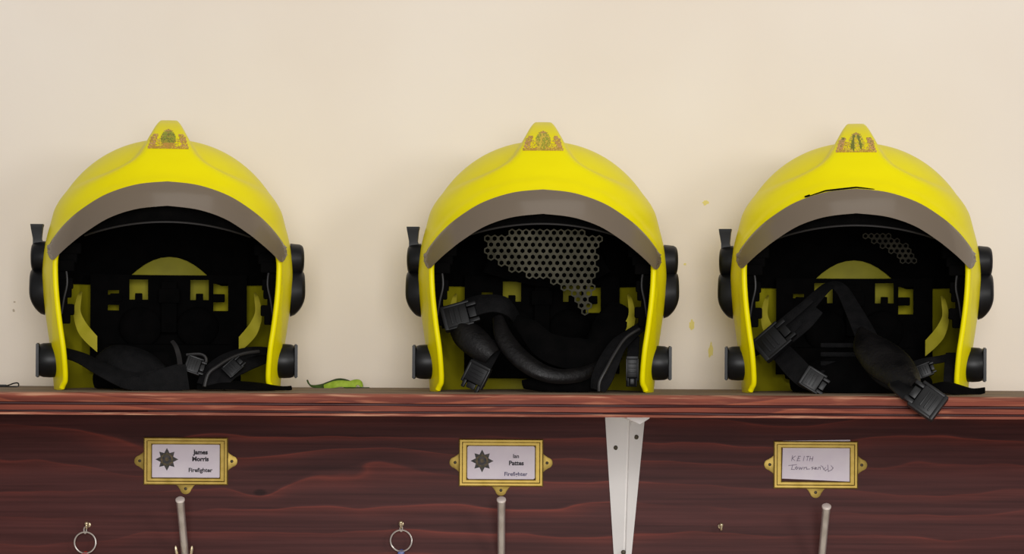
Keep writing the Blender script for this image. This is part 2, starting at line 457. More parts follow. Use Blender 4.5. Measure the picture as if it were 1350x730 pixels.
def build_bracket():
    top = SHELF_Z - 0.0226
    c = W(823, 640, BOARD_Y)
    root = thing('shelf_bracket', 'white painted metal bracket holding up the wooden shelf', 'bracket', (c.x, BOARD_Y, top - 0.20))
    def loc(p): return Vector(p) - Vector(root.location)
    g = Geo()
    # upright leg: two flanges folded to a shallow ridge, tapering downwards
    rows = []
    lv = [(548, 797, 828, 851), (730, 809, 822, 832.5), (790, 813, 820, 826.5)]
    t = 0.0022
    out = []
    for py, a, b_, c_ in lv:
        pl, pm, pr = W(a, py, BOARD_Y), W(b_, py, BOARD_Y), W(c_, py, BOARD_Y)
        fr = [(pl.x, BOARD_Y - t, pl.z), (pm.x - .0006, BOARD_Y - 0.0085, pm.z), (pm.x + .0006, BOARD_Y - 0.0075, pm.z), (pm.x + .0022, BOARD_Y - 0.0105, pm.z), (pr.x, BOARD_Y - t, pr.z)]
        bk = [(x, min(y + t, BOARD_Y - 0.0001), z) for x, y, z in fr]
        out.append((fr, bk))
    vs_ = []
    for fr, bk in out: vs_ += fr + bk
    # stretch the first row up to the shelf
    for i in range(10): v = vs_[i]; vs_[i] = (v[0], v[1], top - 0.0001)
    fs = []
    for r in range(2):
        o = r * 10; q = o + 10
        for k in range(4):
            fs.append((o + k, o + k + 1, q + k + 1, q + k)); fs.append((o + 5 + k + 1, o + 5 + k, q + 5 + k, q + 5 + k + 1))
        fs.append((o, q, q + 5, o + 5)); fs.append((o + 4, o + 9, q + 9, q + 4))
    for o in (0, 20): fs += [(o + k, o + 5 + k, o + 6 + k, o + 1 + k) for k in range(4)]
    g.add([loc(v) for v in vs_], fs)
    g.obj('upright_leg', M_WHITE, root, angle=20)
    # arm under the shelf, with a ridge
    g = Geo()
    x0, x1 = W(797, 548, BOARD_Y).x, W(851, 548, BOARD_Y).x
    xm = W(828, 548, BOARD_Y).x
    ya, yb = BOARD_Y - 0.0026, 0.06
    vs_ = []
    for y, f in ((ya, 1.0), (yb, 0.5)):
        for x, dz in ((x0, 0.0), (xm, 0.006), (x1, 0.0)):
            vs_.append(loc((xm + (x - xm) * f, y, top - 0.0022 - dz)))
        for x in (x0, xm, x1):
            vs_.append(loc((xm + (x - xm) * f, y, top - 0.0001)))
    fs = [(0, 1, 7, 6), (1, 2, 8, 7), (3, 9, 10, 4), (4, 10, 11, 5), (0, 6, 9, 3), (2, 5, 11, 8), (0, 3, 4, 1), (1, 4, 5, 2), (6, 7, 10, 9), (7, 8, 11, 10)]
    g.add(vs_, fs); g.obj('shelf_arm', M_WHITE, root, angle=20)
    # triangular gusset fold at the top of the right flange
    g = Geo(); p = [W(830, 563, BOARD_Y), W(841, 548, BOARD_Y), W(830, 548, BOARD_Y)]
    ys = [BOARD_Y - .0098, BOARD_Y - .0040, BOARD_Y - .018]
    vs_ = [loc((q.x, y, q.z if i == 0 else top - .0003)) for i, (q, y) in enumerate(zip(p, ys))]
    vs_ += [v + Vector((0, .0018, -.0002)) for v in vs_]
    g.add(vs_, [(0, 1, 2), (5, 4, 3), (0, 3, 4, 1), (1, 4, 5, 2), (2, 5, 3, 0)])
    g.obj('corner_fold', M_WHITE, root, smooth=False)
    for px, py, dy in ((812, 590, .0062), (839, 576, .0072), (822, 728, .0118)):
        g = Geo(); q = W(px, py, BOARD_Y - dy)
        g.lathe([(0.0019, 0), (0.0026, 0.0004), (0.0026, 0.0035)], loc((q.x, BOARD_Y - dy, q.z)), Matrix.Rotation(math.pi / 2, 3, 'Z'), 14)
        g.obj('screw', M_HOLE, root)
build_bracket()

# ------------------------------------------------------------------ name plates and cards
def arc(cx, cz, r, a0, a1, n):
    return [(cx + r * math.cos(math.radians(a0 + (a1 - a0) * i / n)), cz + r * math.sin(math.radians(a0 + (a1 - a0) * i / n))) for i in range(n + 1)]

def plate_mesh():
    """brass card frame, mm, facing -Y: flat back plate, raised channel, three ears"""
    k = 0.8476
    ow, oh = 111 * k / 2, 62.5 * k / 2
    iw, ih = 89.5 * k / 2, 44 * k / 2
    g = Geo()
    # nested rectangles (half width, half height, y towards the viewer)
    rings = [(ow, oh, 0), (ow, oh, -2.0), (ow - 1.2, oh - 1.2, -3.2), (ow - 3.4, oh - 3.4, -3.2), (ow - 4.4, oh - 4.4, -2.3),
             (iw + 1.0, ih + 1.0, -2.3), (iw, ih, -1.7), (iw, ih, -0.6)]
    vs_ = []
    for a, b, y in rings: vs_ += [(-a, y, -b), (a, y, -b), (a, y, b), (-a, y, b)]
    fs = []
    for i in range(len(rings) - 1):
        for q in range(4):
            q2 = (q + 1) % 4
            fs.append((i * 4 + q, i * 4 + q2, i * 4 + 4 + q2, i * 4 + 4 + q))
    g.add([Vector(v) * .001 for v in vs_], fs)
    return g.mesh('label_frame', M_BRASS, True, 30), ow, oh

def ear_mesh():
    # ear outline in local (u outwards, v along the frame), 12 px out and 20 px wide with concave shoulders
    pts = [(0, -10.5), (2.2, -8.6)] + [(x + 4.6, z) for x, z in arc(0, 0, 6.2, -78, 78, 12)] + [(2.2, 8.6), (0, 10.5)]
    n = len(pts); vs_ = [(u, 0, v) for u, v in pts] + [(u, -1.4, v) for u, v in pts]
    ins = [(u * .86 + .4, -1.7, v * .86) for u, v in pts]
    vs_ += ins
    fs = [(i, i + 1, n + i + 1, n + i) for i in range(n - 1)] + [(n + i, n + i + 1, 2 * n + i + 1, 2 * n + i) for i in range(n - 1)]
    fs += [tuple(range(2 * n, 3 * n)), tuple(range(n - 1, -1, -1))]
    return mesh_of('fixing_ear', [Vector(v) * .001 for v in vs_], fs, M_BRASS, angle=30)

PLATE_ME, OW, OH = plate_mesh()
EAR_ME = ear_mesh()
g = Geo(); g.lathe([(0.0012, -0.0009), (0.0017, -0.0006), (0.0017, 0.0)], (0, 0, 0), Matrix.Rotation(math.pi / 2, 3, 'Z'), 14)
# little dark screw head
SCREW_ME = g.mesh('screw', M_HOLE)

def text_part(body, size, loc, mat, parent, bold=0.0, name='lettering', shear=0.0):
    cu = bpy.data.curves.new(name, 'FONT')
    cu.body = body; cu.size = size; cu.align_x = 'CENTER'; cu.align_y = 'CENTER'
    cu.offset = bold; cu.shear = shear; cu.resolution_u = 3
    tmp = bpy.data.objects.new('tmp', cu); COL.objects.link(tmp)
    dg = bpy.context.evaluated_depsgraph_get()
    me = bpy.data.meshes.new_from_object(tmp.evaluated_get(dg))
    bpy.data.objects.remove(tmp)
    me.name = name
    me.transform(Matrix.Rotation(math.pi / 2, 4, 'X'))
    me.materials.clear(); me.materials.append(mat)
    return link(name, me, parent, loc)

def star_part(parent, x, z, R, y):
    def star(r1, r2, n, yy, rot=0.0):
        pts = []
        for i in range(2 * n):
            a = math.pi / 2 + rot + math.pi * i / n
            r = (r1 if i % 2 == 0 else r2)
            if i % 4 == 2: r *= 0.94
            pts.append((x + r * math.cos(a), yy, z + r * math.sin(a)))
        return pts
    def fan(g, pts, mi):
        c = (x, pts[0][1], z); n = len(pts)
        g.add([c] + pts, [(0, 1 + i, 1 + (i + 1) % n) for i in range(n)], mi)
    g = Geo()
    fan(g, star(R, R * .60, 8, y), 0)
    fan(g, star(R * .62, R * .50, 12, y - .00004), 1)
    fan(g, star(R * .40, R * .40, 12, y - .00008), 0)
    fan(g, star(R * .24, R * .12, 8, y - .00012), 1)
    o = g.obj('star_badge', [M_STAR, M_STAR2], parent, smooth=False)
    return o

def strokes(parent, lines, mat, w, y, name='handwriting'):
    g = Geo()
    for ln in lines:
        for (a, b) in zip(ln, ln[1:]):
            d = Vector((b[0] - a[0], 0, b[1] - a[1])); d.normalize()
            nn = Vector((-d.z, 0, d.x)) * w / 2; e = d * w / 2
            A, B = Vector((a[0], y, a[1])) - e, Vector((b[0], y, b[1])) + e
            g.add([A - nn, B - nn, B + nn, A + nn], [(0, 1, 2, 3)])
    return g.obj(name, mat, parent, smooth=False)

PLATES = [(245.2, 607.5, 0.0, 'brass label frame under the helmet whose strap lies folded inside',
           'white printed card with star badge, bold black name and black job title'),
          (660.6, 609.6, 0.0, 'brass label frame under the helmet with the hanging mesh net, nearest the white bracket',
           'white printed card with star badge and thin bluish job title, rounded corners'),
          (1075.2, 612.4, 0.0, 'brass label frame holding a handwritten card that sticks out above it',
           'plain white handwritten card slipped crooked into its brass frame')]
for i, (px, py, rot, lab, clab) in enumerate(PLATES):
    c = W(px, py, BOARD_Y)
    root = thing('label_holder', lab, 'label holder', (c.x, BOARD_Y - 0.0001, c.z), group='brass label frames on the board')
    link('frame', PLATE_ME, root)
    k = 0.001
    for ang, ex, ez in ((0, OW, 0.0), (math.pi, -OW, 0.0), (math.pi / 2, 0.0, -OH)):
        e = link('fixing_ear', EAR_ME, root, (ex * k - (0.0003 if ex > 0 else -0.0003 if ex < 0 else 0), 0, ez * k + (0.0003 if ez < 0 else 0)), (0, ang, 0))
        s_ = link('screw', SCREW_ME, e, (0.0046, -0.0017, 0))
    # the card
    cw, ch = 0.0770, 0.0390
    card = thing('name_card', clab, 'card', (c.x, BOARD_Y - 0.0001, c.z), group='name cards in the brass frames')
    yc = -0.0009
    if i < 2:
        g = Geo(); r = 0.0022 if i else 0.0012; w2, h2 = 0.0377, 0.0184
        ol = []
        for cx, cz, a0 in ((w2 - r, h2 - r, 0), (-w2 + r, h2 - r, 90), (-w2 + r, -h2 + r, 180), (w2 - r, -h2 + r, 270)):
            ol += arc(cx, cz, r, a0, a0 + 90, 5)
        n = len(ol)
        g.add([(x, yc + .0002, z) for x, z in ol] + [(x, yc, z) for x, z in ol], [tuple(range(n, 2 * n)), tuple(range(n - 1, -1, -1))] + [(q, (q + 1) % n, n + (q + 1) % n, n + q) for q in range(n)])
        g.obj('paper', M_CARD, card, smooth=False)
        star_part(card, -0.0212, 0.0018, 0.0128, yc - .00006)
        yt = yc - .0001
        if i == 0:
            text_part('James', 0.0068, (0.0165, yt, 0.0098), M_INK, card, 0.00032)
            text_part('Morris', 0.0068, (0.0162, yt, 0.0022), M_INK, card, 0.00032)
            text_part('Firefighter', 0.0064, (0.0162, yt, -0.0102), M_INK, card, 0.0002)
        else:
            text_part('Ian', 0.0060, (0.0166, yt, 0.0072), M_INK, card, 0.00016)
            text_part('Pattes', 0.0068, (0.0170, yt, -0.0006), M_INK, card, 0.00026)
            text_part('Firefighter', 0.0062, (0.0164, yt, -0.0128), M_INKB, card, 0.00012)
    else:
        # slipped, slightly turned card that also sticks up behind the frame
        g = Geo()
        ol = [(-0.0376, -0.0155), (0.0382, -0.0186), (0.0385, 0.0280), (-0.0366, 0.0266)]
        g.add([(x, yc + .0002, z) for x, z in ol] + [(x, yc, z) for x, z in ol], [(4, 5, 6, 7), (3, 2, 1, 0)] + [(q, (q + 1) % 4, 4 + (q + 1) % 4, 4 + q) for q in range(4)])
        g.obj('paper', M_CARD, card, smooth=False)
        u = 0.0766 / 1110.0     # unit of the traced handwriting
        def H(pts): return [((x - 640) * u, (330 - y) * u) for x, y in pts]
        L1 = [[(265, 185), (250, 265)], [(310, 190), (262, 228), (300, 262)], [(395, 195), (365, 195), (340, 265), (385, 265)], [(352, 230), (380, 228)],
              [(455, 195), (440, 265)], [(490, 198), (535, 195)], [(515, 195), (500, 262)], [(555, 195), (540, 265)], [(595, 200), (582, 270)], [(548, 232), (590, 234)]]
        L2 = [[(205, 345), (330, 330)], [(268, 338), (250, 405), (300, 408)], [(330, 365), (310, 385), (330, 405), (352, 385), (330, 365)],
              [(370, 368), (378, 405), (400, 375), (412, 405), (432, 370)], [(450, 405), (455, 378), (490, 372), (495, 402), (545, 398)],
              [(600, 365), (575, 375), (600, 390), (580, 408)], [(625, 395), (655, 380), (630, 372), (625, 400), (665, 402)],
              [(680, 405), (690, 370), (715, 372), (715, 405)], [(725, 345), (755, 365), (770, 400)], [(800, 375), (770, 400), (800, 425), (830, 400)], [(835, 335), (845, 435), (900, 410), (920, 380), (890, 345)]]
        strokes(card, [H(a) for a in L1 + L2], M_PEN, 0.00085, yc - .0001)

# ------------------------------------------------------------------ hooks and key rings on the board
def hook_ring(px, py, cx, cy, fob, lab_hook, lab_ring, cat_mat):
    p = W(px, py, BOARD_Y - 0.006)
    hk = thing('cup_hook', lab_hook, 'hook', (p.x, BOARD_Y, p.z), group='small brass hooks on the board')
    g = Geo()
    g.lathe([(0.0030, 0.0), (0.0026, 0.0010), (0.0014, 0.0014), (0.0012, 0.006)], (0, 0, 0), Matrix.Rotation(-math.pi / 2, 3, 'Z'), 16)
    g.obj('screw_collar', M_BRASSY, hk)
    g = Geo()
    path = [(0, -0.0055, 0.0002), (0, -0.008, -0.0008), (0, -0.0098, -0.0030), (0, -0.0090, -0.0052), (0, -0.0095, -0.0046)]
    path = [(0, -0.0055, 0.0), (0, -0.0078, -0.0012), (0, -0.0096, -0.0030), (0, -0.0122, -0.0030), (0, -0.0138, -0.0008), (0, -0.0134, 0.0018)]
    g.tube(catmull(path, 20), 0.0012, 8)
    g.obj('hook_wire', M_BRASSY, hk)
    bm = bmesh.new(); bmesh.ops.create_uvsphere(bm, u_segments=16, v_segments=10, radius=0.0024)
    g = Geo(); g.bm(bm, (0, -0.0132, 0.0026)); g.obj('ball_tip', M_BRASSY, hk)
    if not fob: return
    yr = BOARD_Y - 0.0112
    c = W(cx, cy, yr)
    rg = thing('key_ring', lab_ring, 'key ring', (c.x, yr, c.z), group='key rings on the small hooks')
    R = 0.0118
    g = Geo(); g.tube([(R * math.cos(a), 0.0008 * math.sin(2 * a), R * math.sin(a)) for a in [2 * math.pi * q / 48 for q in range(48)]], 0.00095, 8, closed=True)
    g.tube([(R * 1.0 * math.cos(a), 0.0014, R * 1.0 * math.sin(a)) for a in [2 * math.pi * q / 48 for q in range(48)]], 0.0008, 8, closed=True)
    g.obj('ring', M_STEEL, rg)
    # short link between hook and ring
    zt = p.z - 0.0030 - c.z
    g = Geo()
    hl = max((zt - R) / 2 + 0.0016, 0.0022)
    g.tube([(0.0014 * math.cos(a), 0.0, (zt + R) / 2 + hl * math.sin(a)) for a in [2 * math.pi * q / 20 for q in range(20)]], 0.0007, 6, closed=True)
    g.obj('link', M_STEEL, rg)
    g = Geo()
    g.tube([(0.003 * math.cos(a), 0.0028 * math.sin(a) - 0.0005, -R - .0018 + 0.0032 * math.cos(a) * 0.2 + 0.003 * math.sin(a)) for a in [2 * math.pi * q / 18 for q in range(18)]], 0.0009, 6, closed=True)
    g.box((0, -0.0008, -R - 0.024), (0.019, 0.003, 0.040), bev=0.0013)
    g.box((0, -0.0008, -R - 0.0035), (0.007, 0.003, 0.007), bev=0.001)
    g.obj('fob', cat_mat, rg)

M_BRASSY = new_mat('bright_brass', srgb(222, 205, 170), 0.3, metal=0.85)
hook_ring(115.5, 692, 112.2, 715, True, 'small brass cup hook holding the key ring with the red fob', 'steel split key ring with a red fob', M_RED)
hook_ring(528.8, 691, 528.8, 712.4, True, 'small brass cup hook holding the key ring with the blue fob', 'steel split key ring with a blue fob', M_BLUE)
hook_ring(950.3, 694, 0, 0, False, 'small empty brass cup hook with no key ring', '', None)

M_CAP = new_mat('lit_cap_nickel', srgb(240, 230, 222), 0.35, metal=0.2)  # rod end lightened, the light it catches is put into the colour
def coat_hook(px, py, bx, lab, prongs):
    yb = BOARD_Y - 0.0045
    tip = W(px, py, BOARD_Y - 0.062)
    root = thing('coat_hook', lab, 'coat hook', (tip.x, BOARD_Y, tip.z - 0.098), group='steel coat hooks on the board')
    M = Matrix.Identity(3)
    tl = Vector((0, -0.062, 0.098))
    g = Geo()
    rod = [(0, -0.004, 0.012), (0, -0.010, 0.020), (0, -0.018, 0.034), (0, -0.060, 0.0955)]
    pts = catmull(rod, 14) + [tuple(tl)]
    g.tube(pts, [0.0043] * 13 + [0.0046, 0.0044], 18)
    d = (tl - Vector(rod[2])).normalized()
    rot = Vector((1, 0, 0)).rotation_difference(d).to_matrix()
    arm = g.obj('upper_arm', M_STEEL, root, angle=35)
    g = Geo(); g.lathe([(0.0046, 0), (0.0051, 0.0006), (0.0051, 0.0022), (0.0043, 0.0030), (0.0025, 0.0034)], tl, rot, 20)
    g.obj('end_cap', M_CAP, arm, angle=35)
    g = Geo(); g.box((0, -0.0022, -0.004), (0.022, 0.0042, 0.062), bev=0.0014); g.obj('base_plate', M_STEEL, root)
    g = Geo(); g.tube(catmull([(0, -0.004, -0.012), (0, -0.016, -0.022), (0, -0.028, -0.018), (0, -0.032, -0.004)], 18), 0.0040, 14); g.obj('lower_arm', M_STEEL, root)
    for z in (0.021, -0.029):
        g = Geo(); g.lathe([(0.0012, -0.0058), (0.0026, -0.005), (0.0028, -0.0042)], (0, 0, z), Matrix.Rotation(math.pi / 2, 3, 'Z'), 12); g.obj('screw', M_HOLE, root)
    if prongs:
        g = Geo()
        for s_ in (-1, 1):
            g.tube(catmull([(s_ * .003, -0.026, 0.030), (s_ * 0.0075, -0.028, 0.036), (s_ * 0.0092, -0.029, 0.0465)], 12), [0.0016] * 10 + [0.0012, 0.0006], 8)
        g.obj('side_prong', M_BRASSY, root)
coat_hook(237.6, 660, 243, 'steel coat hook with two small side prongs below the first label frame', True)
coat_hook(661.0, 660, 661, 'plain steel coat hook between the blue-fob key ring and the white bracket', False)
coat_hook(1089.5, 669, 1080, 'plain steel coat hook under the frame with the handwritten card', False)

# ------------------------------------------------------------------ odds and ends on the shelf
def green_rag():
    c = W(442, 513, 0.30)
    root = thing('crumpled_rag', 'small crumpled green rag lying on the shelf between two helmets', 'rag', (c.x, 0.30, SHELF_Z), group=None)
    g = Geo()
    strap_geo(g, [(-31, -6, 8.5), (-27, -3, 2.2), (-15, 0, 2.0), (-6, 2, 4.5), (4, 3, 7.2), (14, 2, 6.6), (18, 0, 4.2)],
              [2.5, 7, 11, 12, 11, 8, 3], [(0, -0.3, 1), (.2, -.2, 1), (0, -.4, 1), (-.3, -.5, .8), (0, -.6, .8), (.3, -.5, .8), (.5, -.4, .6)], 1.2, 0.8, 30, 7)
    g.obj('dark_fold', M_GREEN, root)
    g = Geo()
    strap_geo(g, [(-12, -6, 1.6), (-2, -7, 3.8), (8, -6, 5.0), (17, -5, 3.2), (22, -3, 6.2), (27, -4, 5.8), (30, -5, 1.4)],
              [5, 9, 9, 10, 9, 7, 4], [(0, -.8, .6), (0, -.8, .6), (.2, -.7, .6), (.3, -.9, .4), (0, -.7, .7), (.4, -.8, .4), (.6, -.6, .5)], 1.0, 0.8, 30, 7)
    g.obj('lime_fold', M_LIME, root)
    g = Geo()
    strap_geo(g, [(10, -10, 0.9), (24, -9, 0.9), (38, -6, 0.8)], [4, 6, 3], (0, 0, 1), 0.9, 0.0, 12, 5)
    g.obj('loose_end', M_GREEN, root)
green_rag()

def wire_clip():
    c = W(0, 511, 0.24)
    root = thing('wire_clip', 'thin dark bent wire clip lying at the end of the shelf', 'clip', (c.x, 0.24, SHELF_Z))
    g = Geo()
    g.tube(catmull([(-0.040, 0.002, 0.0011), (-0.010, 0.0, 0.0012), (0.006, -0.001, 0.0016), (0.015, -0.002, 0.0044), (0.0195, -0.002, 0.0048), (0.0208, -0.003, 0.0028), (0.0190, -0.004, 0.0011), (0.004, -0.004, 0.0010), (-0.04, -0.003, 0.001)], 60), 0.00075, 8)
    g.obj('bent_wire', M_WIRE, root)
    g = Geo(); g.box((-0.018, -0.001, 0.0021), (0.050, 0.005, 0.0020), bev=0.0006); g.obj('clip_body', M_BLK, root)
wire_clip()

# ------------------------------------------------------------------ helmets
# helmet frame: millimetres, x to the wearer's left/right, -y to the front, z above the shelf
HELMET_Y = 0.165
def L(dx, h, y):
    """helmet millimetres from front-view offsets (dx, h measured at depth y mm)"""
    s = (HELMET_Y - CAM_Y) * 1000 / FPX + y / FPX
    return Vector((dx * s, y, (h - 64) * s + 50))

def half_width(z):
    if z >= 118:
        u = min((z - 118) / 145.0, 1.0)
        return 130.5 * max(1 - u ** 2.1, 0) ** (1 / 2.1)
    return lerp_table([(0, 116.5), (20, 118.5), (50, 123.0), (80, 127.3), (100, 129.6), (118, 130.5)], z)

FRONT_K, REAR_K, PLAN_N = 1.07, 1.10, 2.15
def base_point(th, z, inset=0.0):
    a = max(half_width(z) - inset, 0.0)
    bk = (FRONT_K if math.cos(th) > 0 else REAR_K)
    c, s = math.cos(th), math.sin(th)
    x = a * math.copysign(abs(s) ** (2 / PLAN_N), s)
    y = -a * bk * math.copysign(abs(c) ** (2 / PLAN_N), c)
    return Vector((x, y, z))

VTOP = [(0, 205), (30.4, 201.8), (61, 192), (86.5, 177), (102, 164.5), (114, 151.5), (121.5, 141), (123.5, 135)]
RID_R = [(185, 116), (196, 104), (205, 90), (213, 72), (221, 52), (228, 37), (235, 28), (243, 22.5), (251, 18.5), (258, 14.5), (264, 11)]
RID_H = [(170, 0), (188, 3.2), (205, 4.5), (218, 6.5), (230, 9.5), (240, 13), (250, 16.5), (258, 19), (264, 20)]
REAR_H = [(60, 2), (120, 6), (180, 11), (225, 15), (264, 20)]
def ridge(p):
    if p.y < 0:
        R, H = lerp_table(RID_R, p.z), lerp_table(RID_H, p.z)
    else:
        R, H = 11.0, lerp_table(REAR_H, p.z)
    w = 7.5 + 0.26 * R
    lip = 0.0
    if p.y < 0 and abs(p.x) < 118:
        lip = 1.3 * (1 - smooth01((p.z - lerp_table(VTOP, abs(p.x)) - 6.0) / 4.5))
    ax = abs(p.x)
    return H * (1 - smooth01((ax - (R - w * 0.5)) / (w * 1.25))) + lip

def shell_mesh():
    NU, NP = 168, 66
    zs = []
    for i in range(22): zs.append(118 * i / 22)
    for i in range(NP):
        ph = math.pi / 2 * i / NP
        zs.append(118 + 145 * math.sin(ph) ** (2 / 2.1))
    base = [[base_point(2 * math.pi * k / NU, z) for k in range(NU)] for z in zs]
    apex = Vector((0, 0, 263))
    def normal(i, k):
        a = base[i][(k + 1) % NU] - base[i][k - 1]
        up = base[i + 1][k] if i + 1 < len(base) else apex
        dn = base[i - 1][k] if i > 0 else base[i][k] - (base[1][k] - base[0][k])
        n = a.cross(up - dn)
        if n.dot(base[i][k] - Vector((0, 0, 100))) < 0: n = -n
        return n.normalized()
    outer, inner = [], []
    for i in range(len(zs)):
        ro, ri = [], []
        for k in range(NU):
            n = normal(i, k); p = base[i][k]
            ro.append(p + n * ridge(p)); ri.append(p - n * 4.5)
        outer.append(ro); inner.append(ri)
    for k in range(NU): inner[0][k].z = 0.0; outer[0][k].z = 0.0
    vs_, fs = [], []
    def grid(rows, tip, flip):
        b = len(vs_)
        for r in rows: vs_.extend(r)
        vs_.append(tip); ti = len(vs_) - 1
        for i in range(len(rows) - 1):
            for k in range(NU):
                k2 = (k + 1) % NU
                f = (b + i * NU + k, b + i * NU + k2, b + (i + 1) * NU + k2, b + (i + 1) * NU + k)
                fs.append(f[::-1] if flip else f)
        for k in range(NU):
            f = (b + (len(rows) - 1) * NU + k, b + (len(rows) - 1) * NU + (k + 1) % NU, ti)
            fs.append(f[::-1] if flip else f)
        return b
    bo = grid(outer, Vector((0, 0, 283)), False)
    bvh = BVHTree.FromPolygons([v.copy() for v in vs_], list(fs))
    nf_outer = len(fs)
    bi = grid(inner, Vector((0, 0, 258.5)), True)
    for k in range(NU):
        k2 = (k + 1) % NU
        fs.append((bo + k2, bo + k, bi + k, bi + k2))
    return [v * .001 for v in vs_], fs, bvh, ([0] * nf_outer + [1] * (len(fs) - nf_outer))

# face opening seen from the front (x, z), right half from the shelf up to the brow
OPEN = [(107, -30), (106.8, 0), (105.2, 10), (105.3, 22), (107, 43), (110.3, 66), (113.6, 94), (115.2, 118), (114.6, 136), (108, 149), (98, 159.5), (86, 169), (74, 177), (61, 184.5), (46, 190.6), (30, 194.6), (15, 196.8), (0, 197.5)]
def open_curve(n=70):
    r = catmull(OPEN, n)
    return r

SV, SF, SHELL_BVH, SMI = shell_mesh()
def on_shell(x, z, off=0.0):
    hit = SHELL_BVH.ray_cast(Vector((x, -400, z)), Vector((0, 1, 0)))
    if hit[0] is None:
        return Vector((x, -10, z)), Vector((1 if x > 0 else -1, 0, 0))
    n = hit[1].normalized()
    if n.y > 0: n = -n
    return hit[0] + n * off, n

def cut_shell():
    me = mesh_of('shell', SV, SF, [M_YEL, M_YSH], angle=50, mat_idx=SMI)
    a = link('tmp_shell', me)
    half = open_curve()
    ring = half + [(-x, z) for x, z in half[-2::-1]]
    n = len(ring)
    vs_ = [(x * .001, -0.3, z * .001) for x, z in ring] + [(x * .001, -0.004, z * .001) for x, z in ring]
    fs = [tuple(range(n)), tuple(range(2 * n - 1, n - 1, -1))] + [(i, (i + 1) % n, n + (i + 1) % n, n + i) for i in range(n)]
    b = link('tmp_cut', mesh_of('cut', vs_, fs, M_YEL, smooth=False))
    md = a.modifiers.new('cut', 'BOOLEAN'); md.operation = 'DIFFERENCE'; md.solver = 'EXACT'; md.object = b
    dg = bpy.context.evaluated_depsgraph_get()
    res = bpy.data.meshes.new_from_object(a.evaluated_get(dg))
    bpy.data.objects.remove(a); bpy.data.objects.remove(b)
    res.name = 'shell'
    finish(res, True, 38)
    return res
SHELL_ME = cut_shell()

def trim_mesh(s_):
    half = [p for p in open_curve(110) if p[1] >= 1.5]
    half = [p for p in half if p[0] > 100]
    pts = []
    for x, z in half:
        p, n = on_shell(x + 0.3, z + 0.2, -2.0)
        # little outward foot where the edge meets the shelf
        if z < 9: p = p + Vector((2.5 * (1 - z / 9.0), -1.5 * (1 - z / 9.0), 0))
        pts.append(p)
    pts = [p * .001 for p in pts]
    g = Geo(); N = len(pts)
    rr = [0.0030 if i < N - 14 else 0.0030 - 0.0014 * (i - N + 14) / 13 for i in range(N)]
    g.tube([Vector((p.x * s_, p.y, p.z)) for p in pts], rr, 10)
    for v in g.v:
        if v.z < 0.0002: v.z = 0.0002
    return g.mesh('edge_trim', M_YEL, True, 60)
TRIM_ME = {s_: trim_mesh(s_) for s_ in (-1, 1)}

VBOT = [(0, 180), (30.4, 176.6), (57.3, 168), (80, 154.5), (95, 143.5), (106, 134.5), (113, 128), (117, 124.5)]
def visor_mesh():
    nc, nr = 40, 9
    t, b = catmull(VTOP, nc), catmull(VBOT, nc)
    cols = []
    for i in range(nc):
        col = []
        f = i / (nc - 1)
        sh = 1.0 if f < 0.86 else math.sqrt(max(0.0, 1 - ((f - 0.86) / 0.14) ** 2)) * 0.95 + 0.05
        for j in range(nr):
            v = 0.5 + (j / (nr - 1) - 0.5) * sh
            x = t[i][0] * (1 - v) + b[i][0] * v; z = t[i][1] * (1 - v) + b[i][1] * v
            off = 3.6
            p, n = on_shell(x, z, 0)
            q = p + n * off
            q.x, q.z = x, z            # keep the outline, slide only in depth
            if n.y < -0.15: q.y = p.y - off * min(1.6, 1 / max(-n.y, 0.4))
            else: q = p + n * off
            col.append(q * .001)
        cols.append(col)
    full = [[Vector((-p.x, p.y, p.z)) for p in c] for c in cols[:0:-1]] + cols
    NC = len(full); T = Vector((0, 0.0022, 0))
    vs_ = [p for c in full for p in c]
    n0 = len(vs_)
    vs_ += [p + T for p in vs_[:n0]]
    fs = []
    for i in range(NC - 1):
        for j in range(nr - 1):
            a, b_ = i * nr + j, (i + 1) * nr + j
            fs.append((a, a + 1, b_ + 1, b_)); fs.append((n0 + a, n0 + b_, n0 + b_ + 1, n0 + a + 1))
        for j in (0, nr - 1):
            a, b_ = i * nr + j, (i + 1) * nr + j
            fs.append((a, b_, n0 + b_, n0 + a))
    for i in (0, NC - 1):
        for j in range(nr - 1):
            a = i * nr + j
            fs.append((a, a + 1, n0 + a + 1, n0 + a))
    return mesh_of('visor', vs_, fs, M_VISOR, angle=50)
VISOR_ME = visor_mesh()

def liner_mesh():
    """black padding that lines the crown and the sides"""
    NU, NV = 96, 26
    rows = []
    for j in range(NV):
        r = []
        for k in range(NU):
            th = 2 * math.pi * k / NU
            c = math.cos(th)                      # 1 front, -1 rear
            if c > 0.25: zb = 196 - 0 * c
            elif c > -0.15: zb = 196 + (112 - 196) * smooth01((0.25 - c) / 0.40)
            else: zb = 112
            xr = base_point(th, 130, 14).x
            if c < -0.5:
                zb = 112
                if abs(xr) < 41: zb = 122 + 22 * (1 - (xr / 41.0) ** 2)
                elif abs(xr) < 50: zb = 122 - 10 * (abs(xr) - 41) / 9.0
            z = zb + (252 - zb) * math.sin(math.pi / 2 * j / (NV - 1))
            r.append(base_point(th, z, 13 if j else 8))
        rows.append(r)
    vs_ = [p * .001 for r in rows for p in r]
    fs = [(i * NU + k, i * NU + (k + 1) % NU, (i + 1) * NU + (k + 1) % NU, (i + 1) * NU + k) for i in range(NV - 1) for k in range(NU)]
    fs.append(tuple((NV - 1) * NU + k for k in range(NU)))
    return mesh_of('liner', vs_, fs, M_FOAM, angle=60)
LINER_ME = liner_mesh()

